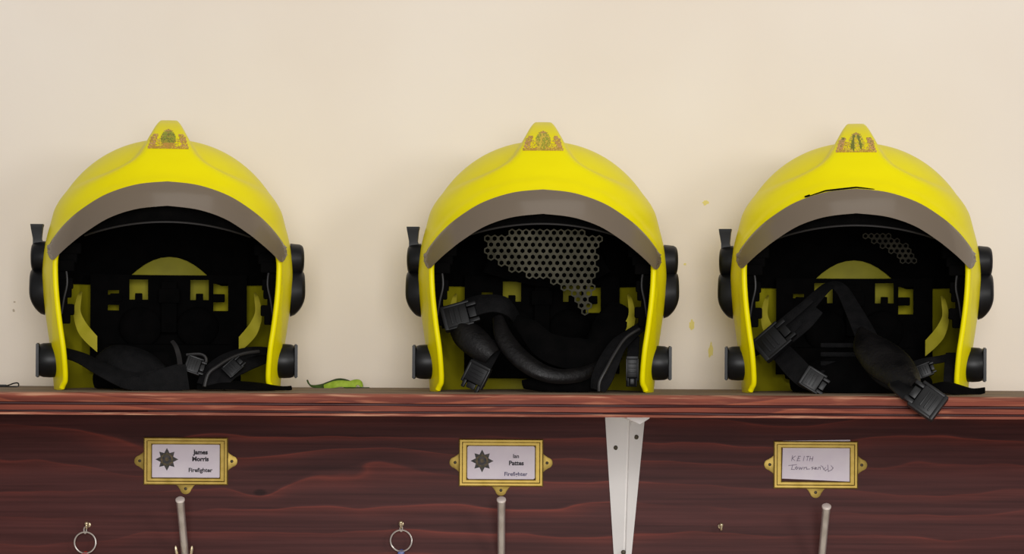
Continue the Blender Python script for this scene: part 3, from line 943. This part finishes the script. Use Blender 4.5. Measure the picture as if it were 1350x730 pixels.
def brow_geo():
    """padded band behind the visor, with piping on its lower edge"""
    pts, pipe = [], []
    for i in range(33):
        u = -1 + 2 * i / 32
        x = 84 * u
        y = -108 * math.sqrt(max(0.0, 1 - (x / 112.0) ** 2))
        zl = L(0, 222 - 19 * u * u, y).z
        pts.append((x, y, zl)); pipe.append(Vector((x, y - 2.5, zl)) * .001)
    vs_, fs = [], []
    for x, y, zl in pts:
        for dy, dz in ((-2, 0), (-5, 6), (-4, 26), (4, 30), (12, 10), (6, 0)):
            vs_.append(Vector((x, y + dy, zl + dz)) * .001)
    for i in range(len(pts) - 1):
        for k in range(6):
            k2 = (k + 1) % 6
            fs.append((i * 6 + k, i * 6 + k2, i * 6 + 6 + k2, i * 6 + 6 + k))
    fs.append(tuple(range(6))); fs.append(tuple((len(pts) - 1) * 6 + k for k in range(5, -1, -1)))
    a = mesh_of('brow_pad', vs_, fs, M_FOAM, angle=50)
    g = Geo(); g.tube(pipe, 0.0011, 8)
    return a, g.mesh('piping', M_PIPE)
BROW_ME, PIPE_ME = brow_geo()

def cradle_mesh():
    """rear harness plate with square windows"""
    xs = [-84, -72, -66, -54, -43, -33, -23, -12, 0, 12, 23, 33, 43, 48, 56, 64, 74, 84]
    zs = [18, 40, 62, 84, 90, 96, 101, 106, 114, 118, 123]
    def hole(x, z):
        a = abs(x)
        if 23 < a < 43 and 96 < z < 118: return True
        if 48 < x < 64 and 84 < z < 114: return True
        if -66 < x < -54 and (84 < z < 90 or 101 < z < 106): return True
        return False
    def P(x, z, o): return Vector((x, (112 - o) * math.sqrt(max(0, 1 - (x / 118.0) ** 2)) + (-8 if z < 60 else 0), z)) * .001
    nx, nz = len(xs), len(zs)
    vs_ = [P(x, z, 0) for z in zs for x in xs] + [P(x, z, 5) for z in zs for x in xs]
    n0 = nx * nz; fs = []
    solid = lambda i, j: 0 <= i < nx - 1 and 0 <= j < nz - 1 and not hole((xs[i] + xs[i + 1]) / 2, (zs[j] + zs[j + 1]) / 2)
    for j in range(nz - 1):
        for i in range(nx - 1):
            if not solid(i, j): continue
            a, b, c, d = j * nx + i, j * nx + i + 1, (j + 1) * nx + i + 1, (j + 1) * nx + i
            fs.append((a, b, c, d)); fs.append((n0 + d, n0 + c, n0 + b, n0 + a))
            for (p, q, ii, jj) in ((a, b, i, j - 1), (b, c, i + 1, j), (c, d, i, j + 1), (d, a, i - 1, j)):
                if not solid(ii, jj): fs.append((p, q, n0 + q, n0 + p))
    g = Geo(); g.add(vs_, fs)
    for s_ in (-1, 1):      # tabs that reach into the windows
        p = P(s_ * 33, 98, 3); g.box(p, (0.008, 0.006, 0.010), bev=0.001)
        p = P(54 if s_ > 0 else -57, 98, 4); g.box(p, (0.013, 0.006, 0.009), bev=0.001)
    return g.mesh('head_cradle', M_FOAM, True, 40)
CRADLE_ME = cradle_mesh()

def nape_mesh():
    g = Geo()
    for x, z, rx, rz in ((-31, 66, 23, 22), (31, 66, 23, 22)):
        bm = bmesh.new(); bmesh.ops.create_uvsphere(bm, u_segments=24, v_segments=14, radius=1.0)
        for v in bm.verts: v.co = Vector((v.co.x * rx, v.co.y * 9, v.co.z * rz)) * .001
        g.bm(bm, Vector((x, 92, z)) * .001)
    g.box(Vector((0, 92, 88)) * .001, (0.017, 0.010, 0.056), bev=0.002)
    g.box(Vector((0, 88, 100)) * .001, (0.023, 0.008, 0.016), bev=0.002)
    g.box(Vector((0, 88, 30)) * .001, (0.15, 0.016, 0.036), bev=0.006)
    return g.mesh('nape_pad', M_FOAM, True, 50)
NAPE_ME = nape_mesh()

def side_bracket_mesh(s_):
    out = [(114, 130), (119, 122), (123, 100), (118, 78), (108, 64), (92.5, 50)]
    inn = [(112, 129), (113, 120), (114, 104), (109, 92), (102, 82), (92.5, 71)]
    dep = [16, 12, 8, 10, 18, 30]
    a = catmull([tuple(L(o[0], o[1], d)) for o, d in zip(out, dep)], 20)
    b = catmull([tuple(L(i[0], i[1], d - 6)) for i, d in zip(inn, dep)], 20)
    vs_, fs = [], []
    for p, q in zip(a, b):
        p, q = Vector(p), Vector(q)
        for t in (p, q, q + Vector((0, 4, 0)), p + Vector((0, 4, 0))): vs_.append(Vector((t.x * s_, t.y, t.z)) * .001)
    for i in range(19):
        for k in range(4):
            k2 = (k + 1) % 4; fs.append((i * 4 + k, i * 4 + k2, i * 4 + 4 + k2, i * 4 + 4 + k))
    fs += [(0, 1, 2, 3), (79, 78, 77, 76)]
    return mesh_of('side_bracket', vs_, fs, M_YIN, angle=30)
SIDE_ME = {s_: side_bracket_mesh(s_) for s_ in (-1, 1)}

def cheek_pad_mesh(s_):
    g = Geo(); rnd = random.Random(4 + s_)
    for i in range(9):
        z = 74 + i * 9
        w = (9, 14, 8, 15, 17, 13, 19, 21, 24)[i]
        xo = half_width(z) - 9 - (2 if z < 100 else 0)
        yo = -44 + (0 if z < 120 else -6) + rnd.uniform(-2, 2)
        xo *= 0.945
        g.box(Vector((s_ * (xo - w / 2), yo + 10, z)) * .001, (w * .001, 0.016, 0.0115), bev=0.0018)
    return g.mesh('cheek_padding', M_FOAM, True, 40)
CHEEK_ME = {s_: cheek_pad_mesh(s_) for s_ in (-1, 1)}

def side_cord_mesh(s_):
    g = Geo()
    pts = [L(s_ * 138, 170, -40), L(s_ * 133, 160, -46), L(s_ * 131, 140, -48), L(s_ * 135, 120, -46), L(s_ * 138, 100, -42)]
    g.tube([Vector(p) * .001 for p in catmull([tuple(p) for p in pts], 20)], 0.0012, 8)
    return g.mesh('side_cord', M_PIPE)
CORD_ME = {s_: side_cord_mesh(s_) for s_ in (-1, 1)}

def lobes_mesh(s_):
    """flat two-lobed mask fixing on the side of the shell"""
    g = Geo(); NA, NRR = 40, 12
    for cz, rz, ry, out, cy, low in ((L(0, 174, 0).z, 17.0, 19, 14.5, 0, 0.0), (L(0, 130, 0).z, 25.5, 23, 15.5, 2, 0.72)):
        sx = half_width(cz)
        vs_, fs = [Vector((s_ * (sx + out - 1.5), cy, cz))], []
        for r in range(1, NRR + 1):
            q = (r / NRR) ** 0.7
            for a in range(NA):
                an = 2 * math.pi * a / NA
                yy, tz = q * math.cos(an), q * math.sin(an)
                h = out * max(1 - q ** 9, 0) ** 0.38
                if low and tz < 0: h *= 1 - low * (-tz) ** 2.2
                if not low: h *= 0.94 + 0.06 * (1 - tz * tz)
                vs_.append(Vector((s_ * (half_width(cz + tz * rz) - 1.5 + h * 1.0 + 1.0 * (sx - half_width(cz + tz * rz))), cy + yy * ry, cz + tz * rz)))
        for a in range(NA): fs.append((0, 1 + a, 1 + (a + 1) % NA))
        for r in range(NRR - 1):
            for a in range(NA):
                b = 1 + r * NA; a2 = (a + 1) % NA
                fs.append((b + a, b + NA + a, b + NA + a2, b + a2))
        fs.append(tuple(1 + (NRR - 1) * NA + a for a in range(NA)))
        g.add([v * .001 for v in vs_], fs)
    return g.mesh('mask_fixing', M_BLK, True, 45)
LOBE_ME = {s_: lobes_mesh(s_) for s_ in (-1, 1)}

def tab_mesh():
    g = Geo()
    zt, zb = L(0, 217, 0).z, L(0, 188, 0).z
    vs_ = []
    for z, xa, xb, yy in ((zb, -129, -140.5, 6), (zb + 8, -131.5, -140.5, 6), (zt - 4, -130.5, -142.5, 9), (zt, -129.6, -143.0, 9.5)):
        vs_ += [(xa, -yy, z), (xb, -yy, z), (xb, yy, z), (xa, yy, z)]
    fs = [(0, 1, 2, 3), (15, 14, 13, 12)] + [(r * 4 + k, r * 4 + (k + 1) % 4, r * 4 + 4 + (k + 1) % 4, r * 4 + 4 + k) for r in range(3) for k in range(4)]
    g.add([Vector(v) * .001 for v in vs_], fs)
    return g.mesh('lever_tab', M_BLK, True, 30)
TAB_ME = tab_mesh()

def knob_meshes(s_):
    zc = 30.5; yc = -32
    M = Matrix.Identity(3) if s_ > 0 else Matrix(((-1, 0, 0), (0, 1, 0), (0, 0, 1)))
    x0 = (half_width(zc) - 9.0) * s_
    g = Geo()
    g.lathe([(.0168, 0.0), (.0176, .003), (.0180, .010), (.0176, .0165), (.0166, .0195), (.0130, .0205)], (x0 * .001, yc * .001, zc * .001), M, 40)
    body = g.mesh('side_knob', M_BLK, True, 50)
    g = Geo()
    bm = bmesh.new(); bmesh.ops.create_cube(bm, size=1.0)
    for v in bm.verts: v.co = Vector((v.co.x * 3.0, v.co.y * 26, v.co.z * 35.5)) * .001
    bmesh.ops.bevel(bm, geom=bm.edges[:], offset=0.0009, segments=2, affect='EDGES')
    g.bm(bm, Vector((x0 + s_ * 22.0, yc, zc)) * .001)
    for dz in (-10, 10):
        g.box(Vector((x0 + s_ * 19.5, yc, zc + dz)) * .001, (0.003, 0.016, 0.006), bev=0.0008)
    pl = g.mesh('knob_plate', M_BLK, True, 40)
    return body, pl
KNOB_ME = {s_: knob_meshes(s_) for s_ in (-1, 1)}

# --- emblem printed on the front of the ridge
EM_COLS = [srgb(178, 142, 46), srgb(196, 144, 58), srgb(150, 156, 28), srgb(112, 116, 32), srgb(214, 184, 54), srgb(198, 150, 92)]
M_EM = [new_mat('emblem_ink', c, 0.5) for c in EM_COLS]
def emblem_mesh(kind):
    rnd = random.Random(10 + kind)
    nx, nz = 46, 28
    x0, x1, z0, z1 = -21.5, 21.5, 243.5, 271.0
    top = 1.0
    g = Geo(); cache = {}
    def pt(i, j):
        if (i, j) not in cache:
            cache[(i, j)] = on_shell(x0 + (x1 - x0) * i / nx, z0 + (z1 - z0) * j / nz, 0.25)[0] * .001
        return cache[(i, j)]
    for i in range(nx):
        for j in range(nz):
            u = -1 + 2 * (i + .5) / nx; v = (j + .5) / nz
            a = abs(u); m = None; r = rnd.random()
            # leaning side supporters
            edge = 1.0 - 0.33 * v
            if edge - 0.30 < a < edge and 0.10 < v < 0.72 and (v < 0.62 or a < edge - 0.06):
                m = 5 if r < 0.45 else (0 if r < 0.75 else (1 if r < 0.9 else None))
                if kind == 2 and abs((a - (edge - .15))) < .06: m = 3 if r < .4 else 5
            # scroll along the bottom
            if 0.10 < v < 0.26 - 0.08 * a and a < 0.9:
                m = 0 if r < 0.45 else (1 if r < 0.75 else 4)
            if m is None and 0.2 < v < 0.52 and 0.3 < a <= edge - 0.28 and r < 0.55:
                m = 4 if r < 0.4 else 0
            # central shield and crest
            e = (u / 0.36) ** 2 + ((v - 0.50) / 0.36) ** 2
            if e < 1:
                if kind == 0: m = 2 if r < .62 else (3 if r < .86 else 0)
                elif kind == 1: m = 2 if r < .5 else (4 if r < .8 else 0)
                else: m = 4 if r < .5 else (2 if r < .7 else None)
                if kind == 0 and v < 0.34: m = 0 if r < .5 else 1
                if kind == 2 and (abs(a - 0.27 * (1 - v) - .04) < .05 or abs(u + 0.12) < .035): m = 3
                if kind == 1 and abs(u + 0.10 - 0.2 * (v - .5)) < .04: m = 4
            if a < 0.20 and 0.82 < v < 0.94 - a * 0.5:
                m = 0 if r < .6 else 5
            if m is None: continue
            g.add([pt(i, j), pt(i + 1, j), pt(i + 1, j + 1), pt(i, j + 1)], [(0, 1, 2, 3)], m)
    return g.mesh('emblem', M_EM, True, 60)

# --- mesh net
def net_mesh(outline, depth, pitch, mat, name='mesh_net'):
    """sheet of hexagonal meshes inside an outline given as (dx, h)"""
    def inside(x, y):
        c = False; n = len(outline)
        for i in range(n):
            (x1, y1), (x2, y2) = outline[i], outline[i - 1]
            if (y1 > y) != (y2 > y) and x < (x2 - x1) * (y - y1) / (y2 - y1) + x1: c = not c
        return c
    xs = [p[0] for p in outline]; ys = [p[1] for p in outline]
    g = Geo(); R = pitch / math.sqrt(3)
    j = 0; y = min(ys) - pitch
    while y < max(ys) + pitch:
        x = min(xs) - pitch + (pitch / 2 if j % 2 else 0)
        while x < max(xs) + pitch:
            if inside(x, y):
                vs_ = []
                for r, off in ((R, 0), (R * .60, 0), (R * .60, 1.0), (R, 1.0)):
                    for k in range(6):
                        a = math.pi / 6 + math.pi / 3 * k
                        px, py = x + r * math.cos(a), y + r * math.sin(a)
                        p = L(px, py, depth(px, py)); p.y += off
                        vs_.append(p * .001)
                fs = [(q * 6 + k, q * 6 + (k + 1) % 6, q * 6 + 6 + (k + 1) % 6, q * 6 + 6 + k) for q in range(3) for k in range(6)]
                g.add(vs_, fs)
            x += pitch
        y += pitch * math.sqrt(3) / 2; j += 1
    return g.mesh(name, mat, False)

# --- buckles: side-release body with rails and prongs, about 30 x 24 mm
def buckle(parent, c, ax, nrm, ln=30.0, wd=24.0, th=7.0, name='buckle'):
    ax = Vector(ax).normalized(); nrm = Vector(nrm); nrm = (nrm - ax * nrm.dot(ax)).normalized()
    sd = nrm.cross(ax)
    M = Matrix((ax, sd, nrm)).transposed()
    g = Geo(); C = Vector(c) * .001
    def bx(o, s, bev=0.8): g.box(C + M @ (Vector(o) * .001), [q * .001 for q in s], M, 0, bev * .001)
    bx((-ln * .06, 0, 0), (ln * .66, wd * .90, th * .80), 1.6)
    for s_ in (-1, 1):
        bx((-ln * .02, s_ * wd * .45, 0), (ln * .80, wd * .11, th * .92), 1.0)
        bx((ln * .42, s_ * wd * .33, 0), (ln * .30, wd * .15, th * .55), 1.0)
    bx((ln * .40, 0, 0), (ln * .22, wd * .40, th * .40), 1.0)
    bx((-ln * .42, 0, 0), (ln * .12, wd * .98, th), 1.0)
    for q in (-.22, -.08, 0.06): bx((ln * q, 0, th * .42), (ln * .05, wd * .60, th * .16), .4)
    return g.obj(name, M_BLK, parent, angle=35)

def ring_part(parent, pts, r, mat, name):
    g = Geo(); g.tube([Vector(p) * .001 for p in catmull([tuple(p) for p in pts], 40)], r * .001, 8)
    return g.obj(name, mat, parent)

def strap(name, parent, path, width, nrm, mat=None, **k):
    g = Geo()
    strap_geo(g, [L(*p) for p in path], width, nrm, **k)
    for v in g.v:
        if v.z < 0.0006 and k.get('ground', True) and v.y > -0.160: v.z = 0.0006
    return g.obj(name, mat or M_WEB, parent, angle=50)

def helmet(px, base_py, rz, label, kind):
    x = (px - 675.0) * (HELMET_Y - CAM_Y) / FPX
    root = thing('firefighter_helmet', label, 'helmet', (x, HELMET_Y, SHELF_Z + 0.0002), rz, 'yellow firefighter helmets on the shelf')
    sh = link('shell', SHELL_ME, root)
    for s_ in (-1, 1): link('edge_trim', TRIM_ME[s_], sh)
    link('emblem', emblem_mesh(kind), sh)['label'] = 'faded printed crest'
    vz = link('visor', VISOR_ME, root, (0, (-0.0005, 0, 0)[kind], (0.0062, 0.0, 0.0022)[kind]))
    vz['label'] = 'smoky translucent visor edge'
    if kind == 2:
        pts = []
        for i in range(30):
            x = -49 + 67 * i / 29
            z = lerp_table(VTOP, abs(x)) + 0.6
            pts.append((on_shell(x, z, 2.0)[0] + Vector((0, -1.2, 0))) * .001)
        g = Geo(); g.tube(pts, [0.0003 + 0.0006 * math.sin(math.pi * i / 29) ** .6 for i in range(30)], 8)
        g.tube([(on_shell(x, lerp_table(VTOP, abs(x)) + 1.8, 1.5)[0]) * .001 for x in (-51, -48.5, -46)], 0.0009, 8)
        g.obj('dark_gap_strip', M_FOAM, vz)  # black strip standing in for the shaded gap above the visor
    link('liner', LINER_ME, root)
    bp = link('brow_pad', BROW_ME, root); link('piping', PIPE_ME, bp)
    link('head_cradle', CRADLE_ME, root); link('nape_pad', NAPE_ME, root)
    for s_ in (-1, 1):
        link('side_bracket', SIDE_ME[s_], root)
        cp = link('cheek_padding', CHEEK_ME[s_], root); link('side_cord', CORD_ME[s_], cp)
        lb = link('mask_fixing', LOBE_ME[s_], root)
        if s_ < 0: link('lever_tab', TAB_ME, lb)
        kb = link('side_knob', KNOB_ME[s_][0], root); link('knob_plate', KNOB_ME[s_][1], kb)
    return root

def chin_root(root, path, width, nrm, **k):
    o = strap('chin_strap', root, path, width, nrm, **k)
    o['label'] = 'black chin strap'
    return o

H1 = helmet(221.5, 514, math.radians(7.2), 'yellow firefighter helmet with its chin strap folded flat inside the opening', 0)
H2 = helmet(714.5, 517, math.radians(-0.6), 'yellow firefighter helmet with a grey mesh net hanging down inside', 1)
H3 = helmet(1126.5, 519, math.radians(-7.2), 'yellow firefighter helmet with chin strap and buckle hanging over the shelf edge', 2)

F, U = (0, -1, 0.25), (0, -0.3, 1)

# ---- straps of the first helmet: bunched flat along the bottom
s = chin_root(H1, [(-138, 50, -30), (-112, 42, -55), (-84, 27, -75), (-48, 12, -85), (-14, 10, -88), (24, 20, -86)], [14, 15, 17, 20, 26, 27],
              [(0.2, -1, .6), (.2, -1, .6), (.1, -1, .6), (0, -1, .4), (0, -1, .15), (0, -1, .1)], thick=2.5, cup=1.0, n=40)
strap('chin_cup', s, [(-96, 30, -48), (-75, 44, -58), (-50, 40, -66), (-24, 34, -64), (-6, 26, -60)], [8, 28, 34, 28, 12], (0, -0.8, .6), M_WEB, thick=3, cup=5.0, n=26, m=11)
strap('strap_fold', s, [(-60, 10, -92), (-30, 8, -96), (0, 14, -95), (27, 18, -93)], [10, 16, 24, 26], (0, -1, .1), thick=2.2, n=18)
strap('keeper_strip', s, [(6, 65, -62), (11, 58, -70), (15, 46, -78), (17, 34, -88)], [4, 4.5, 5, 5], (0, -1, .4), M_PIPE, thick=1.4, n=14)
ring_part(s, [L(25, 47, -70), L(42, 48, -72), L(50, 44, -74), L(50, 36, -76), L(40, 30, -78), L(30, 26, -79)], 1.6, M_PIPE, 'buckle_loop')
strap('chin_strap_tail', root_tail := H1, [(134, 52, -28), (114, 52, -40), (92, 46, -55), (72, 36, -68), (58, 22, -78), (50, 6, -84)], [10, 12, 16, 18, 20, 18], (-.1, -1, .6), thick=2.4, cup=.6, n=34)
ring_part(H1, [L(120, 52, -52), L(100, 49, -62), L(82, 42, -72), L(66, 32, -82), L(54, 22, -88), L(49, 5, -92)], 1.9, M_PIPE, 'strap_cord')
t = strap('buckle_strap', H1, [(132, 46, -24), (112, 40, -50), (98, 34, -64), (80, 24, -76), (64, 8, -84)], [16, 20, 20, 20, 22], (-.1, -1, .6), thick=2.5, n=24)
buckle(t, L(87, 31, -80), L(98, 40, -78) - L(78, 22, -82), (0, -1, .5), 22, 15, 5)
buckle(s, L(36, 33, -82), (1, 0, -.35), (0, -1, .3), 20, 18, 5)
strap('neck_flap', H1, [(40, 4, -80), (80, 7, -84), (120, 5, -80), (150, 2, -72), (163, 3.0, -68)], [10, 22, 24, 12, 5], (0, -.35, 1), M_FOAM, thick=2.0, cup=2.0, n=26)
strap('neck_cloth', H1, [(-92, 12, 10), (-50, 22, -10), (0, 26, -14), (50, 22, -8), (90, 12, 10)], [24, 36, 40, 36, 26], (0, -1, .3), M_FOAM, thick=6, cup=5, n=26)

# ---- straps of the second helmet
out = [(-77, 198), (-70, 206), (-40, 212), (0, 214), (50, 212), (76, 206), (73, 182), (70, 156), (65, 124), (60, 94), (55, 92), (48, 116), (36, 133), (20, 143), (-20, 153), (-50, 164), (-70, 180)]
dep = lambda x, h: 30 - 0.85 * (h - 100) + 8 * math.sin(x * .05) + 0.0035 * x * x
link('mesh_net', net_mesh(out, dep, 9.2, M_NET), H2)['label'] = 'grey hexagonal mesh net hanging from the crown'
strap('dark_net_backing', H2, [(-72, 178, 40), (-30, 172, 62), (10, 168, 68), (50, 170, 58), (80, 178, 36)], [34, 44, 48, 44, 34], (0, -1, -.2), M_FOAM, thick=5, cup=4, n=26)  # added black sheet, hides the rear opening and keeps the net's background dark
s = chin_root(H2, [(-128, 92, -14), (-118, 98, -30), (-92, 112, -42), (-66, 117, -44), (-46, 112, -40), (-34, 98, -20)], [16, 22, 24, 22, 20, 16], [(-.2, -1, .5), (-.1, -1, .5), (0, -1, .6), (.1, -1, .7), (.3, -1, .5), (.5, -.8, .3)], thick=2.6, cup=1.5, n=36)
buckle(s, L(-110, 100, -50), L(-88, 106, -46) - L(-116, 98, -46), (-.25, -1, .3), 36, 27, 9)
strap('chin_cup', s, [(-58, 96, -40), (-50, 72, -58), (-32, 48, -72), (-6, 29, -80), (22, 21, -78), (52, 24, -66), (74, 34, -50)], [12, 20, 22, 20, 17, 16, 10], [(.5, -1, .4), (.4, -1, .5), (.3, -1, .6), (.1, -1, .7), (0, -1, .7), (-.1, -1, .6), (-.2, -1, .5)], M_LEA, thick=4, cup=5, n=44, m=11, ridge=.6)
strap('chin_cup_lining', s, [(-40, 98, -22), (-18, 84, -34), (4, 62, -44), (32, 52, -44), (60, 52, -36), (80, 62, -26)], [10, 22, 30, 34, 34, 20], (0, -1, .35), M_FOAM, thick=3, cup=3, n=30, m=9)
strap('leather_pad', s, [(-112, 88, -44), (-100, 76, -56), (-84, 62, -64), (-66, 46, -68)], [20, 30, 30, 22], (-.15, -1, .5), M_LEA, thick=4, cup=7, n=24, m=11)
t = strap('lower_strap', H2, [(-60, 66, -50), (-74, 46, -66), (-82, 30, -74), (-88, 10, -78)], [18, 22, 22, 20], (-.2, -1, .2), thick=3, n=20)
buckle(t, L(-87, 21, -84), L(-95, 6, -84) - L(-80, 36, -84), (-.2, -1, .2), 28, 24, 8)
strap('rear_pad', H2, [(100, 112, 20), (92, 94, 10), (80, 70, 0), (66, 50, -6)], [24, 34, 32, 24], (-.3, -1, .2), M_FOAM, thick=9, cup=4, n=20, m=9)
strap('chin_strap_tail', H2, [(134, 90, -28), (116, 76, -44), (100, 62, -58), (88, 40, -70), (79, 18, -78), (74, 3, -80)], [10, 14, 18, 22, 22, 16], (-.2, -1, .4), thick=3, cup=1, n=34)
ring_part(H2, [L(128, 84, -52), L(110, 72, -62), L(96, 52, -74), L(84, 30, -84), L(76, 14, -88), L(75, 2, -88)], 1.7, M_PIPE, 'strap_cord')
t = strap('side_strap', H2, [(122, 74, -34), (120, 54, -44), (119, 30, -48), (118, 8, -50)], [11, 12, 12, 11], (-.1, -1, .1), thick=2.4, n=16)
buckle(t, L(119, 30, -52), (0, 0, -1), (0, -1, 0), 30, 13, 6)
strap('neck_cloth', H2, [(-24, 10, -50), (10, 12, -56), (50, 14, -56), (82, 12, -50)], [8, 20, 26, 16], (0, -1, .5), M_FOAM, thick=6, cup=5, n=24)

# ---- straps of the third helmet: looped up, chin cup and buckle over the shelf edge
out = [(10, 208), (30, 211), (56, 206), (76, 186), (82, 172), (66, 170), (44, 190)]
link('mesh_net', net_mesh(out, lambda x, h: 40 - 0.6 * (h - 150), 7.5, M_NET2), H3)
s = chin_root(H3, [(-134, 58, -20), (-108, 72, -40), (-82, 94, -44), (-56, 122, -34), (-34, 142, -22), (-18, 138, -22), (-4, 114, -36), (8, 90, -54), (20, 64, -74)],
              [18, 20, 20, 16, 13, 15, 18, 22, 25], [(-.2, -1, .4), (-.2, -1, .5), (-.2, -1, .5), (-.3, -.9, .5), (0, -.6, 1), (.4, -.9, .4), (.3, -1, .3), (.3, -1, .4), (.2, -1, .5)], thick=2.2, n=60)
strap('strap_layer', s, [(-128, 68, -34), (-106, 84, -48), (-82, 104, -50), (-58, 124, -42)], [9, 10, 10, 8], (-.2, -1, .5), thick=2.0, n=20)
buckle(s, L(-107, 69, -54), L(-86, 88, -54) - L(-118, 60, -54), (-.2, -1, .4), 40, 29, 9)
strap('strap_loop_edge', s, [(-88, 74, -44), (-66, 96, -46), (-50, 112, -40)], [16, 20, 16], (-.2, -1, .3), thick=3, n=16)
strap('chin_cup', s, [(8, 76, -60), (22, 62, -84), (42, 41, -108), (62, 21, -134), (78, 8, -152)], [14, 40, 47, 36, 14], [(.2, -.9, .7), (.1, -.8, .8), (0, -.8, .8), (0, -.7, .8), (0, -.7, .9)], M_LEA, thick=4, cup=9, n=34, m=13)
strap('cup_welt', s, [(4, 66, -64), (10, 44, -92), (26, 22, -118), (48, 8, -142), (64, 2.5, -156)], [5, 6, 6, 6, 5], (-.1, -.9, .6), M_WEB, thick=3, cup=1, n=30)
t = strap('buckle_tab', H3, [(50, 14, -150), (64, 4, -166), (78, -2, -174), (92, -9, -178)], [14, 18, 21, 22], [(0, -.6, .9), (0, -.7, .7), (.1, -1, .4), (.1, -1, .2)], M_BLK, thick=3.2, cup=1, n=20, ridge=.8)
buckle(t, L(92, -8, -182), L(82, -1, -180) - L(108, -19, -184), (.12, -1, .15), 34, 29, 12)
t = strap('lower_strap', H3, [(-96, 54, -40), (-78, 34, -56), (-62, 19, -62), (-44, 14, -64)], [22, 24, 22, 20], (-.1, -1, .3), thick=3, n=20)
buckle(t, L(-54, 17, -70), L(-40, 8, -70) - L(-66, 24, -70), (-.1, -1, .3), 26, 22, 8)
strap('cross_strap', H3, [(70, 34, -60), (90, 42, -52), (110, 46, -44), (130, 50, -32)], [12, 9, 8, 9], (-.2, -1, .3), thick=2.4, n=18)
t = strap('side_strap', H3, [(126, 54, -34), (125, 40, -44), (124, 24, -50), (123, 8, -54)], [12, 13, 13, 12], (-.1, -1, .1), thick=2.6, n=16)
buckle(t, L(92, 32, -72), (1, 0, .4), (0, -1, .2), 18, 14, 5)
strap('neck_flap', H3, [(96, 6, -84), (116, 9, -88), (136, 5, -84), (152, 2, -76), (168, 4, -70)], [10, 18, 20, 8, 4], (0, -.6, 1), M_FOAM, thick=3, cup=4, n=26)
strap('neck_cloth', H3, [(-80, 14, 0), (-40, 22, -16), (4, 24, -20), (60, 18, -16), (96, 10, 0)], [24, 38, 40, 34, 22], (0, -1, .3), M_FOAM, thick=6, cup=5, n=26)
g = Geo()
for q in range(5):
    c = L(-16, 16 + q * 12, -22 + q * 3) * .001
    g.box(c, (0.046, 0.008, 0.0052), bev=0.0018)
g.obj('ribbed_pad', M_WEB, H3)
